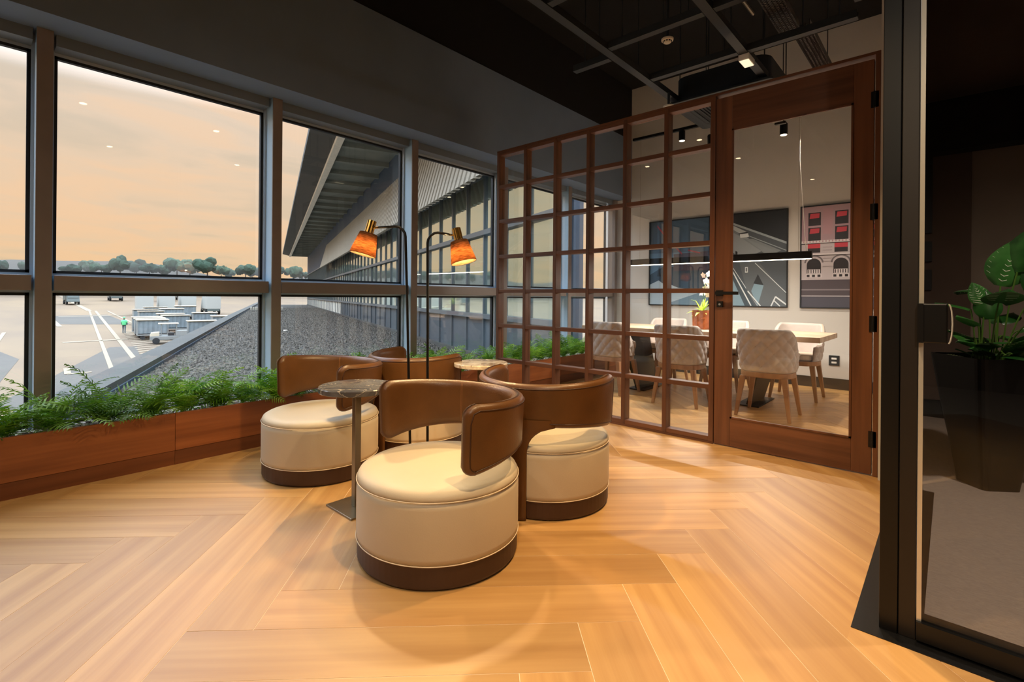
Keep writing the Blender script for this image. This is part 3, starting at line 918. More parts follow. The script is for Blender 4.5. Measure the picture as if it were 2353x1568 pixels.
# ------------------------------------------------------------------ twin floor lamp
def floor_lamp():
    L0 = Vector((-2.27, 1.765, 0)); e = empty('floor_lamp', L0)
    rt = Vector((.74, .673, 0)); fw = Vector((-.673, .74, 0))
    MB().lathe([(.0, 0), (.15, 0), (.15, .010), (.145, .014), (.0, .016)], 40).build('base', 'lamp_black', e)
    def stem(s0, s1, zt_, dirn, ln, tilt, drop):
        a = rt * s0; b = rt * s1
        pts = [a + Vector((0, 0, .01)), a * .75 + b * .25 + Vector((0, 0, zt_ * .25)), a * .3 + b * .7 + Vector((0, 0, zt_ * .7)), b + Vector((0, 0, zt_ - .07))]
        r = .06
        for t in (20, 45, 70, 90): pts.append(b + rt * dirn * (r * (1 - math.cos(R(t)))) + Vector((0, 0, zt_ - .07 + r * math.sin(R(t)) )))
        end = b + rt * dirn * (ln - .05) + Vector((0, 0, zt_ - .01 - drop * .6)); pts.append(end)
        MB().tube(pts, .0075, 10).build('stem', 'lamp_black', e, smooth=True)
        head = b + rt * dirn * ln + Vector((0, 0, zt_ - .01 - drop))
        MB().tube([end, head], .006, 10).build('arm_end', 'brass', e, smooth=True)
        h = empty('lamp_head', head); h.parent = e
        ax = (Vector((0, 0, -1)) + rt * dirn * math.tan(R(tilt)) - fw * .10).normalized()     # points out of the shade
        h.rotation_mode = 'QUATERNION'; h.rotation_quaternion = ax.to_track_quat('-Z', 'Y')
        b_ = MB(); n = 28; prof = []
        for z in (.045, -.035):
            for i in range(n): q = 2 * math.pi * i / n; rr = .0235 + (.0022 if i % 2 else 0); prof.append((rr * math.cos(q), rr * math.sin(q), z))
        b_.add(prof, [(i, i + n, (i + 1) % n + n, (i + 1) % n) for i in range(n)] + [tuple(range(n)), tuple(reversed(range(n, 2 * n)))])
        b_.build('brass_cap', 'brass', h)
        MB().lathe([(.050, -.033), (.074, -.160)], 40).build('shade', 'shade_fabric', h, smooth=True).data
        s = [c for c in h.children if c.name.startswith('shade')][0]
        so = s.modifiers.new('wall', 'SOLIDIFY'); so.thickness = .0012; so.offset = -1
        # remove end caps made by the lathe
        me = s.data; import bmesh
        bm = bmesh.new(); bm.from_mesh(me); bmesh.ops.delete(bm, geom=[f for f in bm.faces if len(f.verts) > 4], context='FACES'); bm.to_mesh(me); bm.free()
        for r_, z_ in ((.050, -.033), (.074, -.160)):
            MB().lathe([(r_ + .0014 * math.cos(t), z_ + .0014 * math.sin(t)) for t in [R(a_) for a_ in range(0, 360, 90)]], 40, closed=True).build('shade_rim', 'lamp_black', h)
        MB().lathe([(.0, -.058), (.014, -.064), (.024, -.082), (.024, -.096), (.014, -.112), (.0, -.116)], 20).build('bulb', 'bulb_glow', h, smooth=True)
        l = bpy.data.lights.new('bulb_light', 'POINT'); l.energy = 27; l.color = (1, .72, .36); l.shadow_soft_size = .026
        o = bpy.data.objects.new('bulb_light', l); COL.objects.link(o); o.parent = h; o.location = (0, 0, -.122)
    stem(-.048, -.092, 1.512, -1, .205, 14, .012)
    stem(.048, .036, 1.478, 1, .175, 14, .018)
    tag(e, 'black twin-arm floor lamp with brass caps and glowing fabric shades', 'floor lamp')


emis('bulb_glow', 'FFD9A0', 9.)
floor_lamp()


# ------------------------------------------------------------------ meeting room chairs
def make_dining_chair():
    e = empty('dining_chair')
    # local: occupant faces +y, backrest towards -y
    def ring(p, z):
        k = (z - .43) / .40
        rx = .228 + .040 * k; ry = .225 + .035 * k
        c, s = math.cos(p), math.sin(p); q = 2.6
        rad = (abs(s / rx) ** q + abs(c / ry) ** q) ** (-1 / q)
        return rad
    PH = R(128)
    def top(p):
        a = abs(p); return .825 - .215 * smoothstep(R(48), R(104), a) - .03 * smoothstep(R(100), R(128), a)
    def bot(p): return .425
    NS, NV = 132, 44
    def sheet(off, quilt):
        out = []
        for i in range(NS + 1):
            p = -PH + 2 * PH * i / NS
            for j in range(NV + 1):
                v = j / NV; z = bot(p) + (top(p) - bot(p)) * v
                ed = min(1, min(v, 1 - v) / .06, (PH - abs(p)) / .10)
                r = ring(p, z)
                o = off
                if quilt:
                    u = p * .25 / .052; w = z / .060
                    pf = (abs(math.sin(math.pi * (u + w) / 2)) * abs(math.sin(math.pi * (u - w) / 2))) ** .5
                    o += (-.006 + .017 * pf) * ed
                if not quilt: o -= 0
                edge = (1 - math.sqrt(max(0, 1 - (1 - ed) ** 2)))
                o += (-.014 if quilt else .014) * edge
                r += o
                out.append((r * math.sin(p), -r * math.cos(p), z))
        return out
    vo, vi = sheet(.0, True), sheet(-.042, False); n = len(vo); k = NV + 1; fs = []
    for i in range(NS):
        for j in range(NV):
            q = (i * k + j, (i + 1) * k + j, (i + 1) * k + j + 1, i * k + j + 1)
            fs.append(q); fs.append(tuple(x + n for x in reversed(q)))
    rim = [i * k for i in range(NS + 1)] + [NS * k + j for j in range(1, k)] + [i * k + NV for i in range(NS - 1, -1, -1)] + [j for j in range(NV - 1, 0, -1)]
    b = MB(); b.add(vo + vi, fs)
    b.build('backrest', 'taupe', e, smooth=True)
    st = MB()
    for sg in (-1, 1):
        for k in range(-24, 25):
            run = []
            for i in range(97):
                p = -PH + .06 + (2 * PH - .12) * i / 96
                u = p * .25 / .052; w = 2 * k - sg * u; z = w * .060
                if bot(p) + .02 < z < top(p) - .02:
                    r = ring(p, z) - .0062; run.append((r * math.sin(p), -r * math.cos(p), z))
                else:
                    if len(run) > 2: st.tube(run, .0022, 3, False)
                    run = []
            if len(run) > 2: st.tube(run, .0022, 3, False)
    st.build('quilt_stitching', 'quilt_thread', [c for c in e.children][0])
    b = MB(); off = len(vo)
    fs2 = [(rim[t], rim[(t + 1) % len(rim)], rim[(t + 1) % len(rim)] + n, rim[t] + n) for t in range(len(rim))]
    used = sorted(set(x for f in fs2 for x in f)); mp = {x: i for i, x in enumerate(used)}; al = vo + vi
    b.add([al[x] for x in used], [tuple(reversed([mp[x] for x in f])) for f in fs2])
    b.build('back_edge', 'taupe_inner', e, smooth=True)
    b = MB()
    pts = []
    for i in range(40): a = 2 * math.pi * i / 40; r = ring(a, .43) - .045; pts.append((r * math.sin(a), -r * math.cos(a)))
    b.prism(pts, .43, .495); b.build('seat_cushion', 'taupe_inner', e, bevel=.02, seg=3)
    b = MB(); pts = []
    for i in range(40): a = 2 * math.pi * i / 40; r = ring(a, .43) - .004; pts.append((r * math.sin(a), -r * math.cos(a)))
    b.prism(pts, .375, .425); b.build('seat_frame', 'oak', e, bevel=.006)
    for sx in (-1, 1):
        for sy in (-1, 1):
            tx, ty = sx * .175, sy * .165; bx, by = sx * .225, sy * (.205 if sy < 0 else .215)
            t, u = .024, .014
            MB().hexa([(bx + i * u, by + j * u, 0) for i, j in ((-1, -1), (1, -1), (1, 1), (-1, 1))] + [(tx + i * t, ty + j * t, .38) for i, j in ((-1, -1), (1, -1), (1, 1), (-1, 1))]).build('leg', 'oak', e, bevel=.004)
    return e


ch = make_dining_chair()
first = True
for x, y, rz, lb in ((-1.27, 5.10, 0, 'quilted taupe chair with oak legs, back turned, directly behind the door glass'),
                     (-2.09, 5.06, 3, 'quilted taupe chair with oak legs, middle of the three turned backs'),
                     (-2.93, 5.10, -2, 'quilted taupe chair with oak legs beside the meeting room planter'),
                     (-1.27, 6.28, 180, 'taupe chair across the table nearest the wall socket'),
                     (-2.05, 6.28, 178, 'taupe chair across the table behind the door stile'),
                     (-2.82, 6.28, 182, 'taupe chair across the table below the blue picture')):
    c = ch if first else copy_tree(ch); first = False
    c.location = (x, y, 0); c.rotation_euler = (0, 0, R(rz)); tag(c, lb, 'chair', 'meeting table chairs')

# ------------------------------------------------------------------ meeting table, pendant, plant
t = empty('meeting_table', (-2.15, 5.66, 0))
for i in range(5):
    y0 = -.46 + .184 * i
    MB().box(-1.28, 1.28, y0, y0 + .183, .700, .750).build('tabletop_board', 'table_oak', t, bevel=.002)
for sx in (-1, 1):
    MB().hexa([(sx * .62 - .02, -.26, .012), (sx * .62 + .02, -.26, .012), (sx * .62 + .02, .26, .012), (sx * .62 - .02, .26, .012),
               (sx * .80 - .02, -.36, .70), (sx * .80 + .02, -.36, .70), (sx * .80 + .02, .36, .70), (sx * .80 - .02, .36, .70)]).build('leg', 'dark_base', t, bevel=.003)
    MB().box(sx * .62 - .11, sx * .62 + .11, -.30, .30, 0, .012).build('foot_plate', 'dark_base', t)
tag(t, 'long pale oak meeting table on dark metal slab legs', 'table')

pl = empty('pendant_light', (-1.99, 5.6, 1.50))
MB().box(-.98, .98, -.022, .022, .006, .078).build('housing', 'black_metal', pl, bevel=.002)
MB().box(-.97, .97, -.017, .017, .0, .007).build('diffuser', 'led_strip', pl)
for x in (-.86, .86): MB().tube([(x, 0, .078), (x, 0, 1.56)], .0012, 5).build('suspension_wire', 'steel_bronze', pl)
MB().tube([(.93, 0, .078), (.915, 0, .25), (.90, 0, .5), (.885, 0, .75), (.87, 0, 1.0), (.872, 0, 1.25), (.885, 0, 1.56)], .0028, 6).build('power_cord', 'white_plastic', pl, smooth=True)
tag(pl, 'long slim black linear pendant light hanging over the meeting table', 'pendant light')
la = bpy.data.lights.new('pendant_glow', 'AREA'); la.shape = 'RECTANGLE'; la.size = 1.9; la.size_y = .03; la.energy = 42; la.color = (1, .93, .84)
lo = bpy.data.objects.new('pendant_glow', la); COL.objects.link(lo); lo.location = (-1.99, 5.6, 1.495)


def table_plant():
    e = empty('potted_orchid', (-2.09, 5.62, .75))
    MB().lathe([(.0, 0), (.092, 0), (.098, .01), (.108, .20), (.108, .215), (.100, .215), (.098, .19), (.0, .19)], 36).build('pot', 'copper_pot', e, smooth=False)
    rr = random.Random(5)
    for k in range(22):
        az = rr.random() * 6.28; L_ = rr.uniform(.12, .22); el = R(rr.uniform(15, 80)); b = MB(); P = []
        for i in range(7):
            u = i / 6; P.append(Vector((L_ * u * math.cos(el), 0, .19 + L_ * u * math.sin(el) - .10 * u * u * math.cos(el))))
        for i in range(6):
            w0, w1 = [.016 * math.sin(math.pi * min(1, .1 + .9 * x / 6)) + .001 for x in (i, i + 1)]
            b.add([P[i] + Vector((0, -w0, 0)), P[i] + Vector((0, w0, 0)), P[i + 1] + Vector((0, w1, 0)), P[i + 1] + Vector((0, -w1, 0))], [(0, 1, 2, 3)])
        o = b.build('leaf', 'lime_leaf', e); o.rotation_euler = (0, 0, az)
    for sx, sy, n_, top in ((.035, -.02, 7, .68), (.075, .02, 6, .60), (-.07, .0, 0, .38)):
        S_ = [Vector((sx * .3 * u * 2, sy * u, .19 + (top - .19) * u)) + Vector((.05 * u * u * (1 if sx > 0 else -1.6), 0, -.05 * u ** 4)) for u in [i / 10 for i in range(11)]]
        MB().tube(S_, .003, 6).build('stem', 'stem_green', e, smooth=True)
        for k in range(n_):
            p = S_[-1 - k // 1 if k < 6 else -6] + Vector((rr.uniform(-.035, .035), rr.uniform(-.04, .02), rr.uniform(-.03, .03)))
            f = MB()
            for q in range(5):
                a = 2 * math.pi * q / 5 + .3; c, s = math.cos(a), math.sin(a); w = .016
                f.add([(0, 0, 0), (.020 * c - w * s, -.006, .020 * s + w * c), (.040 * c, -.002, .040 * s), (.020 * c + w * s, -.006, .020 * s - w * c)], [(0, 1, 2, 3)])
            f.add([(0, -.012, .006), (-.006, -.010, -.006), (.006, -.010, -.006), (0, 0, 0)], [(0, 1, 2), (0, 1, 3), (1, 2, 3), (2, 0, 3)])
            o = f.build('blossom', 'petal', e); o.location = p; o.rotation_euler = (rr.uniform(-.4, .4), 0, rr.uniform(-.7, .9))
    tag(e, 'white orchid with lime leaves in a hammered copper pot on the meeting table', 'potted plant')


table_plant()
# wall socket
s = empty('wall_socket', (-1.05, YB, .35))
MB().box(-.055, .055, -.012, 0, -.062, .062).build('cover_plate', 'black_matt', s, bevel=.003)
for z in (-.024, .024): MB().box(-.026, .026, -.015, -.012, z - .011, z + .011).build('outlet', 'white_plastic', s)
tag(s, 'black wall plate with two white outlets near the baseboard', 'socket')

# ------------------------------------------------------------------ framed pictures (flat prints)
PIC_W, PIC_H = .93, 1.29


def print_mats(name, cols):
    for k, c in cols.items(): mat('%s_%s' % (name, k), c, .55)
    return list(cols)


def picture(x0, label, name, cols, shapes):
    e = empty('framed_picture', (x0 + PIC_W / 2, YB, .99))
    w, h = PIC_W / 2, PIC_H; b = MB(); t = .014
    b.box(-w, w, -.035, -.02, 0, t); b.box(-w, w, -.035, -.02, h - t, h); b.box(-w, -w + t, -.035, -.02, t, h - t); b.box(w - t, w, -.035, -.02, t, h - t)
    b.box(-w, w, -.02, 0, 0, h)
    b.build('frame', 'frame_black', e)
    keys = print_mats(name, cols); pb = MB(); d = -.0205
    W_, H_ = PIC_W - 2 * t, PIC_H - 2 * t
    for i, (c, poly) in enumerate(shapes):
        pb.cur = keys.index(c)
        q = poly
        for a_, b_, c_ in ((-1, 0, 0), (1, 0, 1), (0, -1, 0), (0, 1, 1)):
            q = clip(q, a_, b_, c_)
            if len(q) < 3: break
        if len(q) < 3: continue
        pts = [(-w + t + u * W_, d - i * .00006, t + v * H_) for u, v in q]
        pb.add(pts, [tuple(range(len(pts)))])
    pr = pb.build('print', ['%s_%s' % (name, k) for k in keys], e)
    tag(e, label, 'picture', 'pictures on the meeting room wall')


def rc(x0, x1, y0, y1): return [(x0, y0), (x1, y0), (x1, y1), (x0, y1)]
def ln(x0, y0, x1, y1, w):
    dx, dy = x1 - x0, y1 - y0; l = math.hypot(dx, dy); nx, ny = -dy / l * w / 2, dx / l * w / 2
    return [(x0 + nx, y0 + ny), (x0 - nx, y0 - ny), (x1 - nx, y1 - ny), (x1 + nx, y1 + ny)]
def arcp(cx, cy, r, a0, a1, ry=None, n=14): return [(cx + r * math.cos(R(a0 + (a1 - a0) * i / n)), cy + (ry or r) * math.sin(R(a0 + (a1 - a0) * i / n))) for i in range(n + 1)]


# 1: blue dusk view with a red arch
S1 = [('bg', rc(0, 1, 0, 1)), ('sky', rc(0, 1, .35, .62)), ('pale', rc(0, 1, .0, .36)), ('deep', [(0, .36), (.25, .46), (.6, .44), (1, .40), (1, .30), (0, .24)]),
      ('pale', [(0, .24), (.16, .29), (.30, .22), (.30, .12), (0, .12)]), ('deep', [(.16, .30), (.45, .42), (1, .36), (1, .16), (.5, .20)]),
      ('mid', [(.35, .02), (1, .18), (1, 0), (.3, 0)]), ('violet', [(.42, .40), (1, .40), (1, .62), (.42, .60)]),
      ('dark', [(.13, .34), (.20, .34), (.165, .46)]), ('red', ln(.10, .98, .30, .80, .022)), ('red', ln(.30, .80, .56, .60, .018)), ('red', ln(.66, .64, .86, .60, .016)),
      ('slate', rc(.0, .13, .66, 1))]
picture(-3.48, 'framed blue dusk picture with a thin red arch, nearest the windows', 'pica',
        dict(bg='47607A', sky='5C7E9C', pale='A9BCC9', deep='31475A', mid='6C8698', violet='4A4558', dark='18222C', red='9E4058', slate='3A4A5C'), S1)
# 2: grey train seen from above
S2 = [('bg', rc(0, 1, 0, 1)), ('dark', [(.0, 1), (1, 1), (1, .66), (.1, .95)]), ('rail', ln(-.1, 1.02, 1.05, .64, .022)), ('rail', ln(-.1, .96, 1.05, .56, .008)),
      ('train', [(-.05, .93), (.12, .93), (.72, .60), (.40, .50), (-.05, .78)]), ('roof', [(.02, .92), (.14, .92), (.50, .77), (.40, .74)]),
      ('roofl', [(.17, .88), (.24, .89), (.46, .80), (.40, .77)]), ('dark', [(.34, .79), (.46, .80), (.50, .77), (.37, .755)]), ('white', [(.36, .78), (.48, .785), (.49, .745), (.37, .74)]),
      ('stripe', [(.40, .73), (.55, .72), (.93, .58), (.76, .53)])]
for k in range(9): S2.append(('train', ln(.44 + .05 * k, .73 - .018 * k, .72 + .024 * k, .57 - .004 * k, .004)))
for k in range(6): S2.append(('black', [(.02 + .07 * k, .80 - .05 * k), (.05 + .07 * k, .79 - .05 * k), (.05 + .07 * k, .72 - .05 * k), (.02 + .07 * k, .73 - .05 * k)]))
S2 += [('blue', [(0, .70), (0, 0), (.45, 0)]), ('blued', [(.0, .72), (.06, .70), (.58, 0), (.44, 0)]), ('white', ln(.03, .70, .53, .0, .016)), ('white', ln(.15, .55, .62, .0, .008)),
       ('grey', [(.35, .50), (.62, .48), (1, .12), (1, 0), (.62, 0), (.46, .18)]), ('blue', [(.53, .16), (.62, .0), (.70, .22), (.62, .33)]), ('white', ln(.48, .16, .66, .0, .014)),
       ('white', ln(.58, .46, 1.0, .14, .008)), ('dark', [(.56, .24), (.62, .34), (.70, .22)]), ('white', rc(.44, .48, .36, .42)), ('grey', rc(.45, .47, .37, .41)),
       ('white', ln(.80, 0, .86, .10, .016)), ('white', ln(.86, .10, 1.0, .02, .016)), ('white', ln(.84, .06, .92, 0, .012))]
picture(-2.49, 'framed grey photograph of a train and tracks seen from above', 'picb',
        dict(bg='4C545C', dark='23282E', rail='9AA4AA', train='8B9298', roof='747C82', roofl='AEB4B8', white='D4DADD', stripe='7C8388', black='14181C', blue='7C97A6', blued='3C4A54', grey='5B6268'), S2)
# 3: building with red awnings
S3 = [('wall', rc(0, 1, .27, 1)), ('pink', rc(0, 1, .66, 1)), ('road', rc(0, 1, 0, .27)), ('roadb', rc(0, 1, 0, .10)), ('line', rc(0, 1, .165, .178)), ('linew', rc(0, 1, .105, .114))]
for k in range(4):
    cx = .08 + .315 * k
    for y in (.84, .69):
        S3 += [('dark', rc(cx, cx + .15, y - .03, y + .10)), ('red', [(cx + .025, y + .09), (cx + .135, y + .09), (cx + .13, y + .045), (cx + .015, y + .04)])]
    S3 += [('pinkd', rc(cx + .175, cx + .29, .72, .97)), ('dark', rc(cx - .005, cx + .145, .54, .625)), ('red', rc(cx - .005, cx + .145, .585, .63))]
    S3 += [('arch', arcp(cx + .07, .44, .115, 0, 180, .075)), ('wall', arcp(cx + .07, .44, .095, 0, 180, .062)), ('dark', arcp(cx + .07, .42, .085, 0, 180, .062) + [(cx - .015, .335), (cx + .155, .335)]),
           ('pale', rc(cx - .005, cx + .145, .335, .375)), ('pale', rc(cx - .025, cx + .165, .295, .328)), ('dark', rc(cx - .015, cx + .02, .299, .322)), ('dark', rc(cx + .05, cx + .085, .299, .322)), ('dark', rc(cx + .115, cx + .15, .299, .322))]
    for q in range(5): S3.append(('dark', rc(cx + .005 + .028 * q, cx + .015 + .028 * q, .337, .372)))
S3 += [('pale', rc(0, 1, .635, .66)), ('pale', rc(0, 1, .515, .53)), ('dark', rc(0, 1, .508, .513)), ('dark', rc(0, 1, .628, .633))]
for k in range(26): S3.append(('pinkd', rc(.02 + .038 * k, .034 + .038 * k, .642, .658)))
for y in (.56, .59, .48, .45, .40): S3 += [('joint', rc(.255 + .315 * q, .365 + .315 * q, y, y + .003)) for q in range(3)]
picture(-1.42, 'framed photograph of a pale building with red awnings, partly cut by the door stile', 'picc',
        dict(wall='B9AFB2', pink='A88A92', road='4A4046', roadb='45434F', line='7D7478', linew='B8B4B8', dark='241F24', red='C03A48', pinkd='B08890', arch='6A6266', pale='CFC6C8', joint='857C80'), S3)


# ------------------------------------------------------------------ corridor plant
def corridor_plant():
    e = empty('potted_plant', (.17, 4.10, 0), R(38))
    def rsq(h, r, z, n=5):
        p = []
        for cx, cy, a0 in ((h - r, h - r, 0), (-h + r, h - r, 90), (-h + r, -h + r, 180), (h - r, -h + r, 270)):
            for i in range(n + 1): a = R(a0 + 90 * i / n); p.append((cx + r * math.cos(a), cy + r * math.sin(a), z))
        return p
    rings = [rsq(.105, .03, 0), rsq(.135, .04, .25), rsq(.175, .05, .55), rsq(.20, .05, .77), rsq(.185, .045, .77), rsq(.178, .045, .70)]
    n = len(rings[0]); vs = [p for r in rings for p in r]
    fs = [(i * n + k, i * n + (k + 1) % n, (i + 1) * n + (k + 1) % n, (i + 1) * n + k) for i in range(len(rings) - 1) for k in range(n)]
    fs += [tuple(reversed(range(n)))]
    MB().add(vs, fs).build('pot', 'black_metal', e)
    MB().add(rsq(.179, .045, .705), [tuple(range(n))]).build('soil', 'soil', e)
    rr = random.Random(11)
    spec = [(.50, 1.20, 40, .26), (.36, 1.08, 100, .22), (.44, 1.12, 200, .24), (.30, .98, 150, .20), (.34, 1.02, 250, .22), (.28, .92, 300, .2), (.25, .90, 20, .2), (.24, .86, 70, .2),
            (.30, .90, 120, .2), (.26, .88, 180, .2), (.24, .84, 225, .18), (.26, .84, 330, .2), (.2, .96, 280, .2), (.18, 1.0, 350, .2), (.22, .82, 140, .17), (.2, .80, 260, .17)]
    r2 = random.Random(4)
    spec += [(r2.uniform(.12, .36), r2.uniform(.76, .93), 360 * k_ / 22 + r2.uniform(-8, 8), r2.uniform(.13, .19)) for k_ in range(22)]
    big = [(.10, 1.10, 150, .20), (.12, 1.22, 330, .30), (.30, 1.16, 290, .30), (.20, 1.30, 300, .26), (.34, 1.00, 310, .26), (.05, 1.02, 200, .18)]
    nb = len(big); spec = big + spec
    for k, (out, zt_, az, L_) in enumerate(spec):
        if math.cos(R(az + 76)) < -.2: out *= .35; L_ *= .75
        a = R(az + 38); base = Vector((.05 * math.cos(a), .05 * math.sin(a), .70)); tip = Vector((out * .62 * math.cos(a), out * .62 * math.sin(a), zt_ - .03))
        st = [base.lerp(tip, u) + Vector((0, 0, .10 * math.sin(math.pi * u) * .6)) for u in [i / 6 for i in range(7)]]
        MB().tube(st, .004, 5).build('stem', 'stem_green', e)
        d = (tip - base); d.z = 0; d.normalize(); d = (d + Vector((0, 0, rr.uniform(-.1, .9)))).normalized()
        side = d.cross(Vector((0, 0, 1))).normalized()
        if k < nb:      # the tall blades stand upright, broad side to the entrance
            lean = (-.35, .25, .6, .1, .8, -.1)[k]; tw = R(-38 + (20, -15, 10, -30, 25, 0)[k])
            side = Vector((math.cos(tw), math.sin(tw), 0)); d = (Vector((0, 0, 1)) + side * lean).normalized(); side = (side - d * side.dot(d)).normalized()
        nrm = side.cross(d).normalized()
        W_ = L_ * .36; b = MB(); nu, nv = 10, 6
        def P(u, v):
            w = W_ * math.sin(math.pi * min(1, (.04 + .96 * u) ** .8)) ** .8
            return tip + d * (L_ * u) + side * (w * v) + nrm * (-.10 * L_ * v * v - .35 * L_ * u * u * .5 + .02 * L_ * v * v)
        vs = [P(i / nu, -1 + 2 * j / nv) for i in range(nu + 1) for j in range(nv + 1)]
        b.add(vs, [(i * (nv + 1) + j, i * (nv + 1) + j + 1, (i + 1) * (nv + 1) + j + 1, (i + 1) * (nv + 1) + j) for i in range(nu) for j in range(nv)])
        lf = b.build('leaf', 'calathea', e, smooth=True)
        if k % 2 == 0 or k == 1:
            sb = MB()
            for q in range(1, 9):
                for sg in (-1, 1):
                    P0_, P1_ = P(q / 10, 0), P(min(1, q / 10 + .16), sg * .86); o_ = nrm * .002
                    t_ = d * .0022
                    sb.add([P0_ + o_ - t_, P0_ + o_ + t_, P1_ + o_ + t_ * .5, P1_ + o_ - t_ * .5], [(0, 1, 2, 3)])
            sb.build('leaf_stripes', 'calathea_stripe', lf)
    tag(e, 'large striped leaf plant in a tall black tapered pot behind the entrance glass', 'potted plant')


corridor_plant()
e = empty('wall_panel', (-.17, 6.14, 1.2))
for z, h_ in ((0, .19), (.27, .19), (.54, .9)): MB().box(-.02, .04, -.02, 0, z, z + h_).build('switch_plate', 'black_matt', e)
tag(e, 'stack of dark plates on the corridor wall seen through the entrance glass', 'wall panel')


# ------------------------------------------------------------------ outside: terminal wing, gravel roof, apron
P0 = Vector((-19.056, 13.71)); D = Vector((-.925, .38)).normalized(); NN = Vector((D.y, -D.x))   # NN points away from the viewer
ZG = -.70


def fp(s, off, z): q = P0 + D * s + NN * off; return (q.x, q.y, z)


def slab(b, s0, s1, o0, o1, z0, z1):
    b.hexa([fp(s0, o0, z0), fp(s1, o0, z0), fp(s1, o1, z0), fp(s0, o1, z0), fp(s0, o0, z1), fp(s1, o0, z1), fp(s1, o1, z1), fp(s0, o1, z1)]); return b


def terminal():
    e = empty('terminal_building', (0, 0, 0))
    bay = 1.385; sA = -14.0; n = 62; sB = sA + bay * n
    slab(MB(), sA, sB, .35, .6, ZG - 4, 8.1).build('back_wall', 'facade_dark', e)
    slab(MB(), sA, sB, -.02, .35, 4.75, 8.1).build('upper_wall', 'facade_dark', e)
    slab(MB(), sA, sB, -.1, .35, ZG - 3, ZG + .12).build('plinth', 'concrete', e)
    for z0, z1 in ((.47, .60), (2.86, 3.0), (4.62, 4.75), (1.05, 1.09)):
        if z0 == 1.05: continue
        slab(MB(), sA, sB, -.07, .05, z0, z1).build('rail', 'facade_frame', e)
    for i in range(n + 1):
        s = sA + bay * i
        slab(MB(), s - .03, s + .03, .0, .12, ZG + .12, 4.75).build('mullion', 'facade_frame', e)
    def pane(nm, mt, z0, z1, i, o=.06):
        s = sA + bay * i
        return slab(MB(), s + .03, s + bay - .03, o, o + .02, z0, z1).build(nm, mt, e)
    for i in range(n):
        s = sA + bay * i
        pane('spandrel_panel', 'cladding_white' if s > 23 else 'facade_panel', ZG + .12, .47, i)
        pane('window_pane', 'facade_glass', .60, 2.86, i)
        pane('window_pane', 'facade_glass', 3.0, 4.62, i)
    # ribbed canopy cladding sloping outwards
    b = MB(); s0, s1 = sA, 37.; k = int((s1 - s0) / .40); top = []; bt = []
    for i in range(k + 1):
        for t, dz in ((0, 0), (.58, 0), (.62, -.16), (.94, -.16), (.98, 0)):
            s = s0 + (s1 - s0) * (i + t) / (k + 1)
            top.append(fp(s, -.02 - dz, 6.85)); bt.append(fp(s, -.72 - dz, 4.22))
    m_ = len(top)
    b.add(top + bt, [(i, i + 1, i + 1 + m_, i + m_) for i in range(m_ - 1)])
    o = b.build('ribbed_cladding', 'cladding', e); so = o.modifiers.new('sheet', 'SOLIDIFY'); so.thickness = .02
    # roof overhang with cross ribs and pale edge
    slab(MB(), sA, sB, -2.75, .35, 8.1, 8.45).build('roof_slab', 'concrete_soffit', e)
    for i in range(32):
        s = sA + 1.0 + 2.7 * i
        slab(MB(), s - .14, s + .14, -2.7, -.02, 7.86, 8.1).build('soffit_rib', 'concrete_soffit', e)
    slab(MB(), sA, sB, -3.05, -2.75, 7.80, 8.45).build('edge_beam', 'fascia_pale', e)
    b = MB(); b.hexa([fp(sA, -3.05, 8.0), fp(sB, -3.05, 8.0), fp(sB, -4.1, 8.25), fp(sA, -4.1, 8.25), fp(sA, -3.05, 8.55), fp(sB, -3.05, 8.55), fp(sB, -4.1, 8.55), fp(sA, -4.1, 8.55)])
    b.build('gutter_fascia', 'concrete', e)
    tag(e, 'long terminal wing with glass facade, ribbed cladding and concrete roof overhang', 'building')


m_, nt, N, L = nodes('facade_glass')
b_ = N('ShaderNodeBsdfPrincipled'); b_.inputs['Base Color'].default_value = lin('B4C4BC'); b_.inputs['Metallic'].default_value = .9; b_.inputs['Roughness'].default_value = .04
o_ = N('ShaderNodeOutputMaterial'); L(b_.outputs[0], o_.inputs[0]); MATS['facade_glass'] = m_
terminal()

# gravel roof with its kerb
gp = [fp(-18, -.05, 0)[:2], fp(75, -.05, 0)[:2], fp(75, -8.05, 0)[:2], fp(-18, -8.05, 0)[:2]]
gp = clip(gp, 1, 0, -4.25)
roof = struct(MB().prism(gp, ZG - .3, ZG).build('ground_gravel_roof', 'gravel_bed'))
b = MB(); rr = random.Random(2)
cnt = 0
while cnt < 34000:
    dist = 1.2 + rr.random() ** 2.0 * 44
    s = -14.5 + rr.random() ** 1.9 * 62; off = -8.0 + rr.random() * 7.9
    x, y, z = fp(s, off, ZG)
    if x > -4.35: continue
    dd = math.hypot(x, y); r = rr.uniform(.028, .06) * (1 + max(0, dd - 9) * .022)
    q = rr.random() * 6.28; c, s_ = math.cos(q), math.sin(q); hgt = r * rr.uniform(.5, 1.1)
    b.add([(x + r * c, y + r * s_, z), (x - r * s_ * .8, y + r * c * .8, z + hgt * .3), (x - r * c, y - r * s_, z), (x + r * s_ * .8, y - r * c * .8, z + hgt * .1), (x + .3 * r * s_, y, z + hgt)],
          [(0, 1, 4), (1, 2, 4), (2, 3, 4), (3, 0, 4)])
    cnt += 1
tag(b.build('gravel', 'gravel_stone'), 'loose grey gravel covering the flat roof outside the windows', 'gravel', kind='stuff')
kb = MB(); slab(kb, -22, 90, -8.55, -8.0, ZG - 5, ZG + .22); o = kb.build('roof_kerb', 'concrete')
tag(o, 'low grey concrete kerb along the edge of the gravel roof', 'kerb')
b = MB(); slab(b, -17.5, 90, -8.0, -7.97, ZG, ZG + .10); tag(b.build('kerb_flashing', 'facade_dark'), 'dark flashing strip between gravel and concrete kerb', 'flashing')
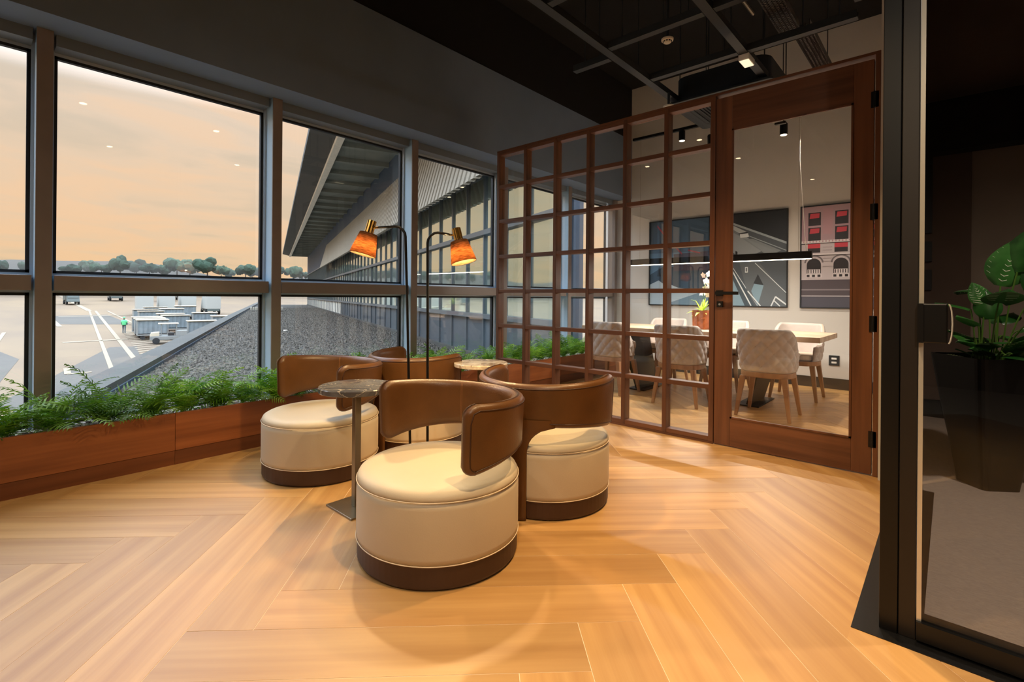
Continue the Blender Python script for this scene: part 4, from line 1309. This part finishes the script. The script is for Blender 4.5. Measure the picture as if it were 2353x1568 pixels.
# pale debris on the gravel
for k, (s, o_, l_, lb) in enumerate(((3.2, -5.0, .5, 'pale scrap lying on the gravel in front of the terminal'), (31, -5.6, 2.2, 'long pale sheet lying on the far gravel'), (38, -6.6, 2.0, 'second pale sheet on the far gravel'))):
    b = MB(); slab(b, s, s + l_, o_, o_ + .16, ZG + .03, ZG + .06); tag(b.build('loose_sheet', 'cladding_white'), lb, 'debris')
rk = empty('pallet_stack', (0, 0, 0))
for i in range(14):
    b = MB(); slab(b, 33 + i * .0, 34.2, -7.6 + i * .22, -7.46 + i * .22, ZG + .25, ZG + .5); b.build('slat', 'cladding', rk)
tag(rk, 'row of pale ribbed sheets at the far end of the gravel roof', 'roof sheets')

AD = Vector((-.98, .21)).normalized()


def az(x, y): return -5.6 + .032 * (x * AD.x + y * AD.y)


AN = Vector((AD.y, -AD.x))


def aq(q, t): p = AD * q + AN * t; return (p.x, p.y, az(p.x, p.y))


b = MB(); vs = [aq(2, -260), aq(1500, -1500), aq(1500, 1500), aq(2, 300)]
b.add(vs, [(0, 1, 2, 3)] if True else [])
struct(b.build('ground_apron', 'asphalt'))


def flat(name, pts, mt, dz): return MB().add([(x, y, az(x, y) + dz) for x, y in pts], [tuple(range(len(pts)))]).build(name, mt)


def strip(p, q, w): p, q = Vector(p), Vector(q); d = (q - p).normalized(); n_ = Vector((-d.y, d.x)) * w / 2; return [tuple(p + n_), tuple(p - n_), tuple(q - n_), tuple(q + n_)]


mk = empty('ground_markings', (0, 0, 0)); struct(mk)
def line(p, q, w, nm='painted_line'):
    o = flat(nm, strip(p, q, w), 'apron_paint', .03); o.parent = mk


line((-111, 14.2), (-41, 6.5), .28); line((-110.8, 15.0), (-41.8, 8.25), .36); line((-41, 6.5), (-54, 12.0), .26); line((-111, 14.2), (-300, 22), .8)
line((-110, 16.5), (-62, 14.0), .3); line((-36, -.6), (-75, 2.6), .32); line((-40, -1.5), (-90, 2.0), .4)
line((-62, 6.0), (-62, 11.0), .7); line((-98, 9.0), (-98, 26.0), .9); line((-80, 7.5), (-95, 7.9), .5)
for k in range(15):
    y0 = 9.4 + .16 * k
    o = flat('hatch_line', strip((-50 - 1.45 * k, y0 + .25), (-50.6 - 1.45 * k, y0 + 4.2), .38), 'apron_paint', .03); o.parent = mk
for p, q in (((-42.6, 4.35), (-42.6, 5.6)), ((-42.6, 4.4), (-45.2, 4.6)), ((-44.2, 4.5), (-44.2, 5.1))):
    o = flat('ground_letter', strip(p, q, .35), 'apron_paint', .04); o.parent = mk
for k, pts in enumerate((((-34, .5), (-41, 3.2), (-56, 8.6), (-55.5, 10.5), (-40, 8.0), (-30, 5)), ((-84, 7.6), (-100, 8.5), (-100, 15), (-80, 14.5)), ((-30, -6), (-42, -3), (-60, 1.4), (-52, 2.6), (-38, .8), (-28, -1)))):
    o = flat('apron_shadow', list(pts), 'apron_shadow', .015); o.parent = mk  # building shadow painted flat on the apron


# ------------------------------------------------------------------ apron vehicles
def wheel(b, x, y, r, w):
    b.add([(x + r * math.cos(a), y + s * w, r + r * math.sin(a)) for s in (-1, 1) for a in [2 * math.pi * k / 12 for k in range(12)]],
          [(k, (k + 1) % 12, (k + 1) % 12 + 12, k + 12) for k in range(12)] + [tuple(range(12)), tuple(range(12, 24))])


def make_cart():
    e = empty('baggage_cart')
    MB().box(-1.3, 1.3, -.75, .75, .42, .55).build('chassis', 'cart_grey', e)
    for x in (-.85, .85):
        for y in (-.62, .62):
            b = MB(); wheel(b, x, y, .22, .09); b.build('wheel', 'tyre', e)
    MB().box(-1.3, -1.22, -.75, .75, .55, 1.95).build('end_wall', 'cart_grey', e); MB().box(1.22, 1.3, -.75, .75, .55, 1.95).build('end_wall', 'cart_grey', e)
    for y in (-.73, .73):
        b = MB(); n = 26; vs = []
        for i in range(n + 1):
            x = -1.22 + 2.44 * i / n
            for z, am in ((.62, .05), (1.93, .02)): vs.append((x, y + am * math.sin(i * 1.5), z))
        b.add(vs, [(2 * i, 2 * i + 2, 2 * i + 3, 2 * i + 1) for i in range(n)]); b.build('side_curtain', 'cart_canvas', e)
    MB().box(-1.38, 1.38, -.85, .85, 1.95, 2.04).build('roof', 'cart_roof', e, bevel=.03)
    b = MB(); b.box(1.3, 2.0, -.04, .04, .42, .5); b.build('tow_bar', 'cart_grey', e)
    return e


def make_truck():
    e = empty('service_truck')
    MB().box(-2.9, 1.6, -1.1, 1.1, .95, 3.2).build('cargo_box', 'vehicle_white', e, bevel=.05)
    MB().hexa([(1.7, -1.05, .6), (3.2, -1.05, .6), (3.2, 1.05, .6), (1.7, 1.05, .6), (1.7, -1.0, 2.5), (2.7, -1.0, 2.5), (2.7, 1.0, 2.5), (1.7, 1.0, 2.5)]).build('cab', 'vehicle_white', e, bevel=.06)
    MB().hexa([(2.85, -.9, 1.55), (3.08, -.9, 1.45), (3.08, .9, 1.45), (2.85, .9, 1.55), (2.70, -.86, 2.35), (2.83, -.86, 2.35), (2.83, .86, 2.35), (2.70, .86, 2.35)]).build('windscreen', 'vehicle_dark', e)
    MB().box(-2.9, 3.0, -.9, .9, .55, .95).build('chassis', 'vehicle_dark', e)
    for x in (-2.0, 2.3):
        for y in (-.95, .95): b = MB(); wheel(b, x, y, .45, .16); b.build('wheel', 'tyre', e)
    return e


def make_tug():
    e = empty('baggage_tug')
    MB().box(-1.5, 1.5, -.7, .7, .35, .75).build('chassis', 'cart_grey', e, bevel=.05)
    MB().hexa([(-1.5, -.68, .75), (-.75, -.68, .75), (-.75, .68, .75), (-1.5, .68, .75), (-1.4, -.64, 1.05), (-.75, -.64, 1.12), (-.75, .64, 1.12), (-1.4, .64, 1.05)]).build('bonnet', 'cart_roof', e)
    MB().box(.55, 1.5, -.68, .68, .75, 1.25).build('rear_box', 'cart_grey', e, bevel=.04)
    MB().box(-.05, .45, -.55, .55, .75, 1.0).build('seat', 'tyre', e)
    MB().hexa([(-.80, -.62, 1.1), (-.74, -.62, 1.1), (-.74, .62, 1.1), (-.80, .62, 1.1), (-.55, -.6, 1.86), (-.49, -.6, 1.86), (-.49, .6, 1.86), (-.55, .6, 1.86)]).build('windscreen', 'clear_glass', e)
    for x in (-.60, .62):
        for y in (-.62, .62): MB().box(x - .03, x + .03, y - .03, y + .03, .75, 1.88).build('roof_pillar', 'cart_grey', e)
    MB().box(-.85, .80, -.72, .72, 1.88, 1.96).build('roof', 'cart_roof', e, bevel=.03)
    for x in (-1.0, 1.0):
        for y in (-.66, .66): b = MB(); wheel(b, x, y, .30, .1); b.build('wheel', 'tyre', e)
    return e


cart, truck, tug = make_cart(), make_truck(), make_tug()


def put(o, x, y, rz, lb, cat, grp=None, sc=1.):
    o.location = (x, y, az(x, y) + .02); o.rotation_euler = (0, 0, R(rz)); o.scale = (sc, sc, sc); tag(o, lb, cat, grp)


put(tug, -56.5, 13.2, 78, 'small pale baggage tug with a flat roof parked beside the curtained carts', 'vehicle')
carts = [(-60.9, 12.8, 82, 'curtained baggage cart standing just left of the tug'), (-63.0, 13.0, 82, 'curtained baggage cart tucked behind the cart left of the tug'),
         (-65.2, 13.2, 82, 'third curtained baggage cart in the short train left of the tug'), (-57.6, 16.4, 80, 'baggage cart just beyond the roof kerb to the right of the tug'),
         (-66.5, 16.2, 84, 'baggage cart directly behind the tug'), (-69.5, 16.4, 84, 'baggage cart second behind the tug'),
         (-75, 15.6, 84, 'baggage cart in the middle of the parked rows'), (-79, 15.8, 84, 'baggage cart behind the middle parked cart'),
         (-70, 20.2, 80, 'baggage cart near the kerb in the middle rows'), (-80, 19.0, 86, 'baggage cart with pale roof near the far kerb'),
         (-84, 18.0, 86, 'baggage cart in front of the parked trucks'), (-86, 22.2, 82, 'baggage cart farthest along the roof kerb'), (-63.5, 20.4, 80, 'low baggage cart half hidden by the roof kerb')]
for k, (x, y, rz, lb) in enumerate(carts):
    c = cart if k == 0 else copy_tree(cart)
    put(c, x, y, rz, lb, 'baggage cart', 'parked baggage carts')
trucks = [(-97, 19.2, 172, 'white box truck at the left end of the parked row', 1.), (-99, 22.6, 172, 'white box truck second in the parked row', 1.), (-100, 26.0, 172, 'white box truck third in the parked row', 1.),
          (-96, 28.6, 172, 'white box truck nearest the kerb in the parked row', 1.), (-150, 24.0, 175, 'distant white truck on the far side of the apron', 1.15), (-146, 33.5, 172, 'distant white truck behind the parked row', 1.1),
          (-152, 38.5, 172, 'second distant white truck behind the parked row', 1.1), (-134.4, 14.3, 0, 'dark van driving away at the top of the apron lines', .95)]
for k, (x, y, rz, lb, sc) in enumerate(trucks):
    c = truck if k == 0 else copy_tree(truck)
    put(c, x, y, rz, lb, 'truck', 'trucks on the apron', sc)
    if 'dark' in lb:
        for ch_ in c.children:
            if ch_.name.startswith(('cargo_box', 'cab')):
                ch_.data = ch_.data.copy(); ch_.data.materials[0] = MATS['vehicle_dark']


def worker(x, y):
    import bmesh
    e = empty('person', (x, y, az(x, y) + .03), R(60))
    def skin(name, vs, es, rad, mt, root=0):
        me = bpy.data.meshes.new(name); me.from_pydata(vs, es, []); o = bpy.data.objects.new(name, me); COL.objects.link(o); o.parent = e
        o.modifiers.new('skin', 'SKIN'); sl = me.skin_vertices[0].data
        for i, r in enumerate(rad): sl[i].radius = (r, r)
        sl[root].use_root = True
        sd = o.modifiers.new('sub', 'SUBSURF'); sd.levels = 1; sd.render_levels = 1
        me.materials.append(MATS[mt]); return o
    vs = [(0, 0, .95), (0, 0, 1.2), (0, 0, 1.42), (0, 0, 1.52), (0, 0, 1.64), (0, 0, 1.74), (-.18, 0, 1.42), (-.25, .03, 1.15), (-.24, .10, .92), (.18, 0, 1.42), (.25, .03, 1.15), (.24, .10, .92),
          (-.10, 0, .90), (-.11, .05, .50), (-.11, 0, .08), (-.11, .12, .05), (.10, 0, .90), (.12, -.06, .50), (.13, -.12, .08), (.13, 0, .05)]
    es = [(0, 1), (1, 2), (2, 3), (3, 4), (4, 5), (2, 6), (6, 7), (7, 8), (2, 9), (9, 10), (10, 11), (0, 12), (12, 13), (13, 14), (14, 15), (0, 16), (16, 17), (17, 18), (18, 19)]
    skin('body', vs, es, [.15, .15, .15, .06, .10, .08, .08, .06, .045, .08, .06, .045, .10, .07, .05, .05, .10, .07, .05, .05], 'trouser')
    MB().lathe([(.0, 1.60), (.06, 1.56), (.098, 1.64), (.095, 1.72), (.06, 1.79), (.0, 1.81)], 14).build('head', 'skin', e, smooth=True)
    MB().lathe([(.11, 1.70), (.108, 1.76), (.07, 1.83), (.0, 1.85)], 14).build('cap', 'hivis', e, smooth=True)
    MB().lathe([(.20, .92), (.21, 1.0), (.205, 1.2), (.23, 1.38), (.19, 1.47), (.08, 1.52)], 16).build('vest', 'hivis', e, smooth=True)
    for s in (-1, 1): MB().tube([(s * .17, 0, 1.43), (s * .25, .03, 1.15)], [.10, .08], 10).build('sleeve', 'hivis', e, smooth=True)
    tag(e, 'person in a green high-visibility vest walking on the apron', 'person')


worker(-68.1, 11.7)

# ------------------------------------------------------------------ far tree line and hills
def crown(seed, n=9):
    import bmesh
    rr = random.Random(seed); bm = bmesh.new()
    for k in range(n):
        a = rr.random() * 6.28; r = rr.random() ** .5
        M_ = Matrix.Translation((r * .95 * math.cos(a), r * .6 * math.sin(a), .95 + rr.uniform(-.25, .35) * (1.2 - r))) @ Matrix.Diagonal((rr.uniform(.3, .55), rr.uniform(.3, .5), rr.uniform(.22, .38), 1))
        bmesh.ops.create_icosphere(bm, subdivisions=2, radius=1, matrix=M_)
    for v in bm.verts: v.co += Vector((rr.uniform(-1, 1), rr.uniform(-1, 1), rr.uniform(-1, 1))) * .06
    me = bpy.data.meshes.new('crown'); bm.to_mesh(me); bm.free(); me.materials.append(MATS['tree_leaf']); return me


CR = [crown(s) for s in range(5)]
tm = MB().tube([(0, 0, 0), (.02, 0, .5), (0, 0, .95)], [.07, .05, .03], 6).build('trunk', 'tree_bark').data
bpy.data.objects.remove([o for o in bpy.data.objects if o.name == 'trunk'][0])
rt_ = random.Random(21)
for k in range(26):
    q = 650 + rt_.uniform(-40, 60); t = 135 - 13.0 * k + rt_.uniform(-3, 3)
    x, y, z = aq(q, -t)
    hh = rt_.uniform(15, 24) * (1.12 if 8 < k < 16 else .95)
    e = empty('tree', (x, y, z)); s = hh / 1.35
    for me, nm in ((CR[k % 5], 'crown'), (tm, 'trunk')):
        o = bpy.data.objects.new(nm, me); COL.objects.link(o); o.parent = e; o.scale = (s * rt_.uniform(.6, .8), s * .55, s)
        o.rotation_euler = (0, 0, rt_.random() * 6)
    tag(e, 'hazy distant tree, %s from the left along the horizon' % ORD[k], 'tree', 'distant tree line')
b = MB(); n = 60; vs = []
for i in range(n + 1):
    t = -900 + 1800 * i / n; hgt = 10 + 7 * math.sin(i * .31) + 5 * math.sin(i * .83 + 1) + 16 * math.exp(-((t + 60) / 90) ** 2)
    x, y, z = aq(1050, t); vs.append((x, y, z - 30)); vs.append((x, y, z + hgt)); x2, y2, z2 = aq(1300, t); vs.append((x2, y2, z2 - 30))
b.add(vs, [(3 * i, 3 * i + 3, 3 * i + 4, 3 * i + 1) for i in range(n)] + [(3 * i + 1, 3 * i + 4, 3 * i + 5, 3 * i + 2) for i in range(n)])
struct(b.build('hills', 'hill'))

# ------------------------------------------------------------------ morning haze over the far field
hz = MB(); c = [aq(170, -500), aq(600, -600), aq(600, 600), aq(170, 500)]
hz.hexa([(x, y, -20) for x, y, z in c] + [(x, y, 75) for x, y, z in c])
m_, nt, N, L = nodes('haze')
vs_ = N('ShaderNodeVolumeScatter'); vs_.inputs['Color'].default_value = (.98, .97, .95, 1); vs_.inputs['Density'].default_value = .0048
o_ = N('ShaderNodeOutputMaterial'); L(vs_.outputs[0], o_.inputs['Volume']); MATS['haze'] = m_
tag(hz.build('haze', 'haze'), 'thin haze veiling the far trees', 'haze', kind='stuff')
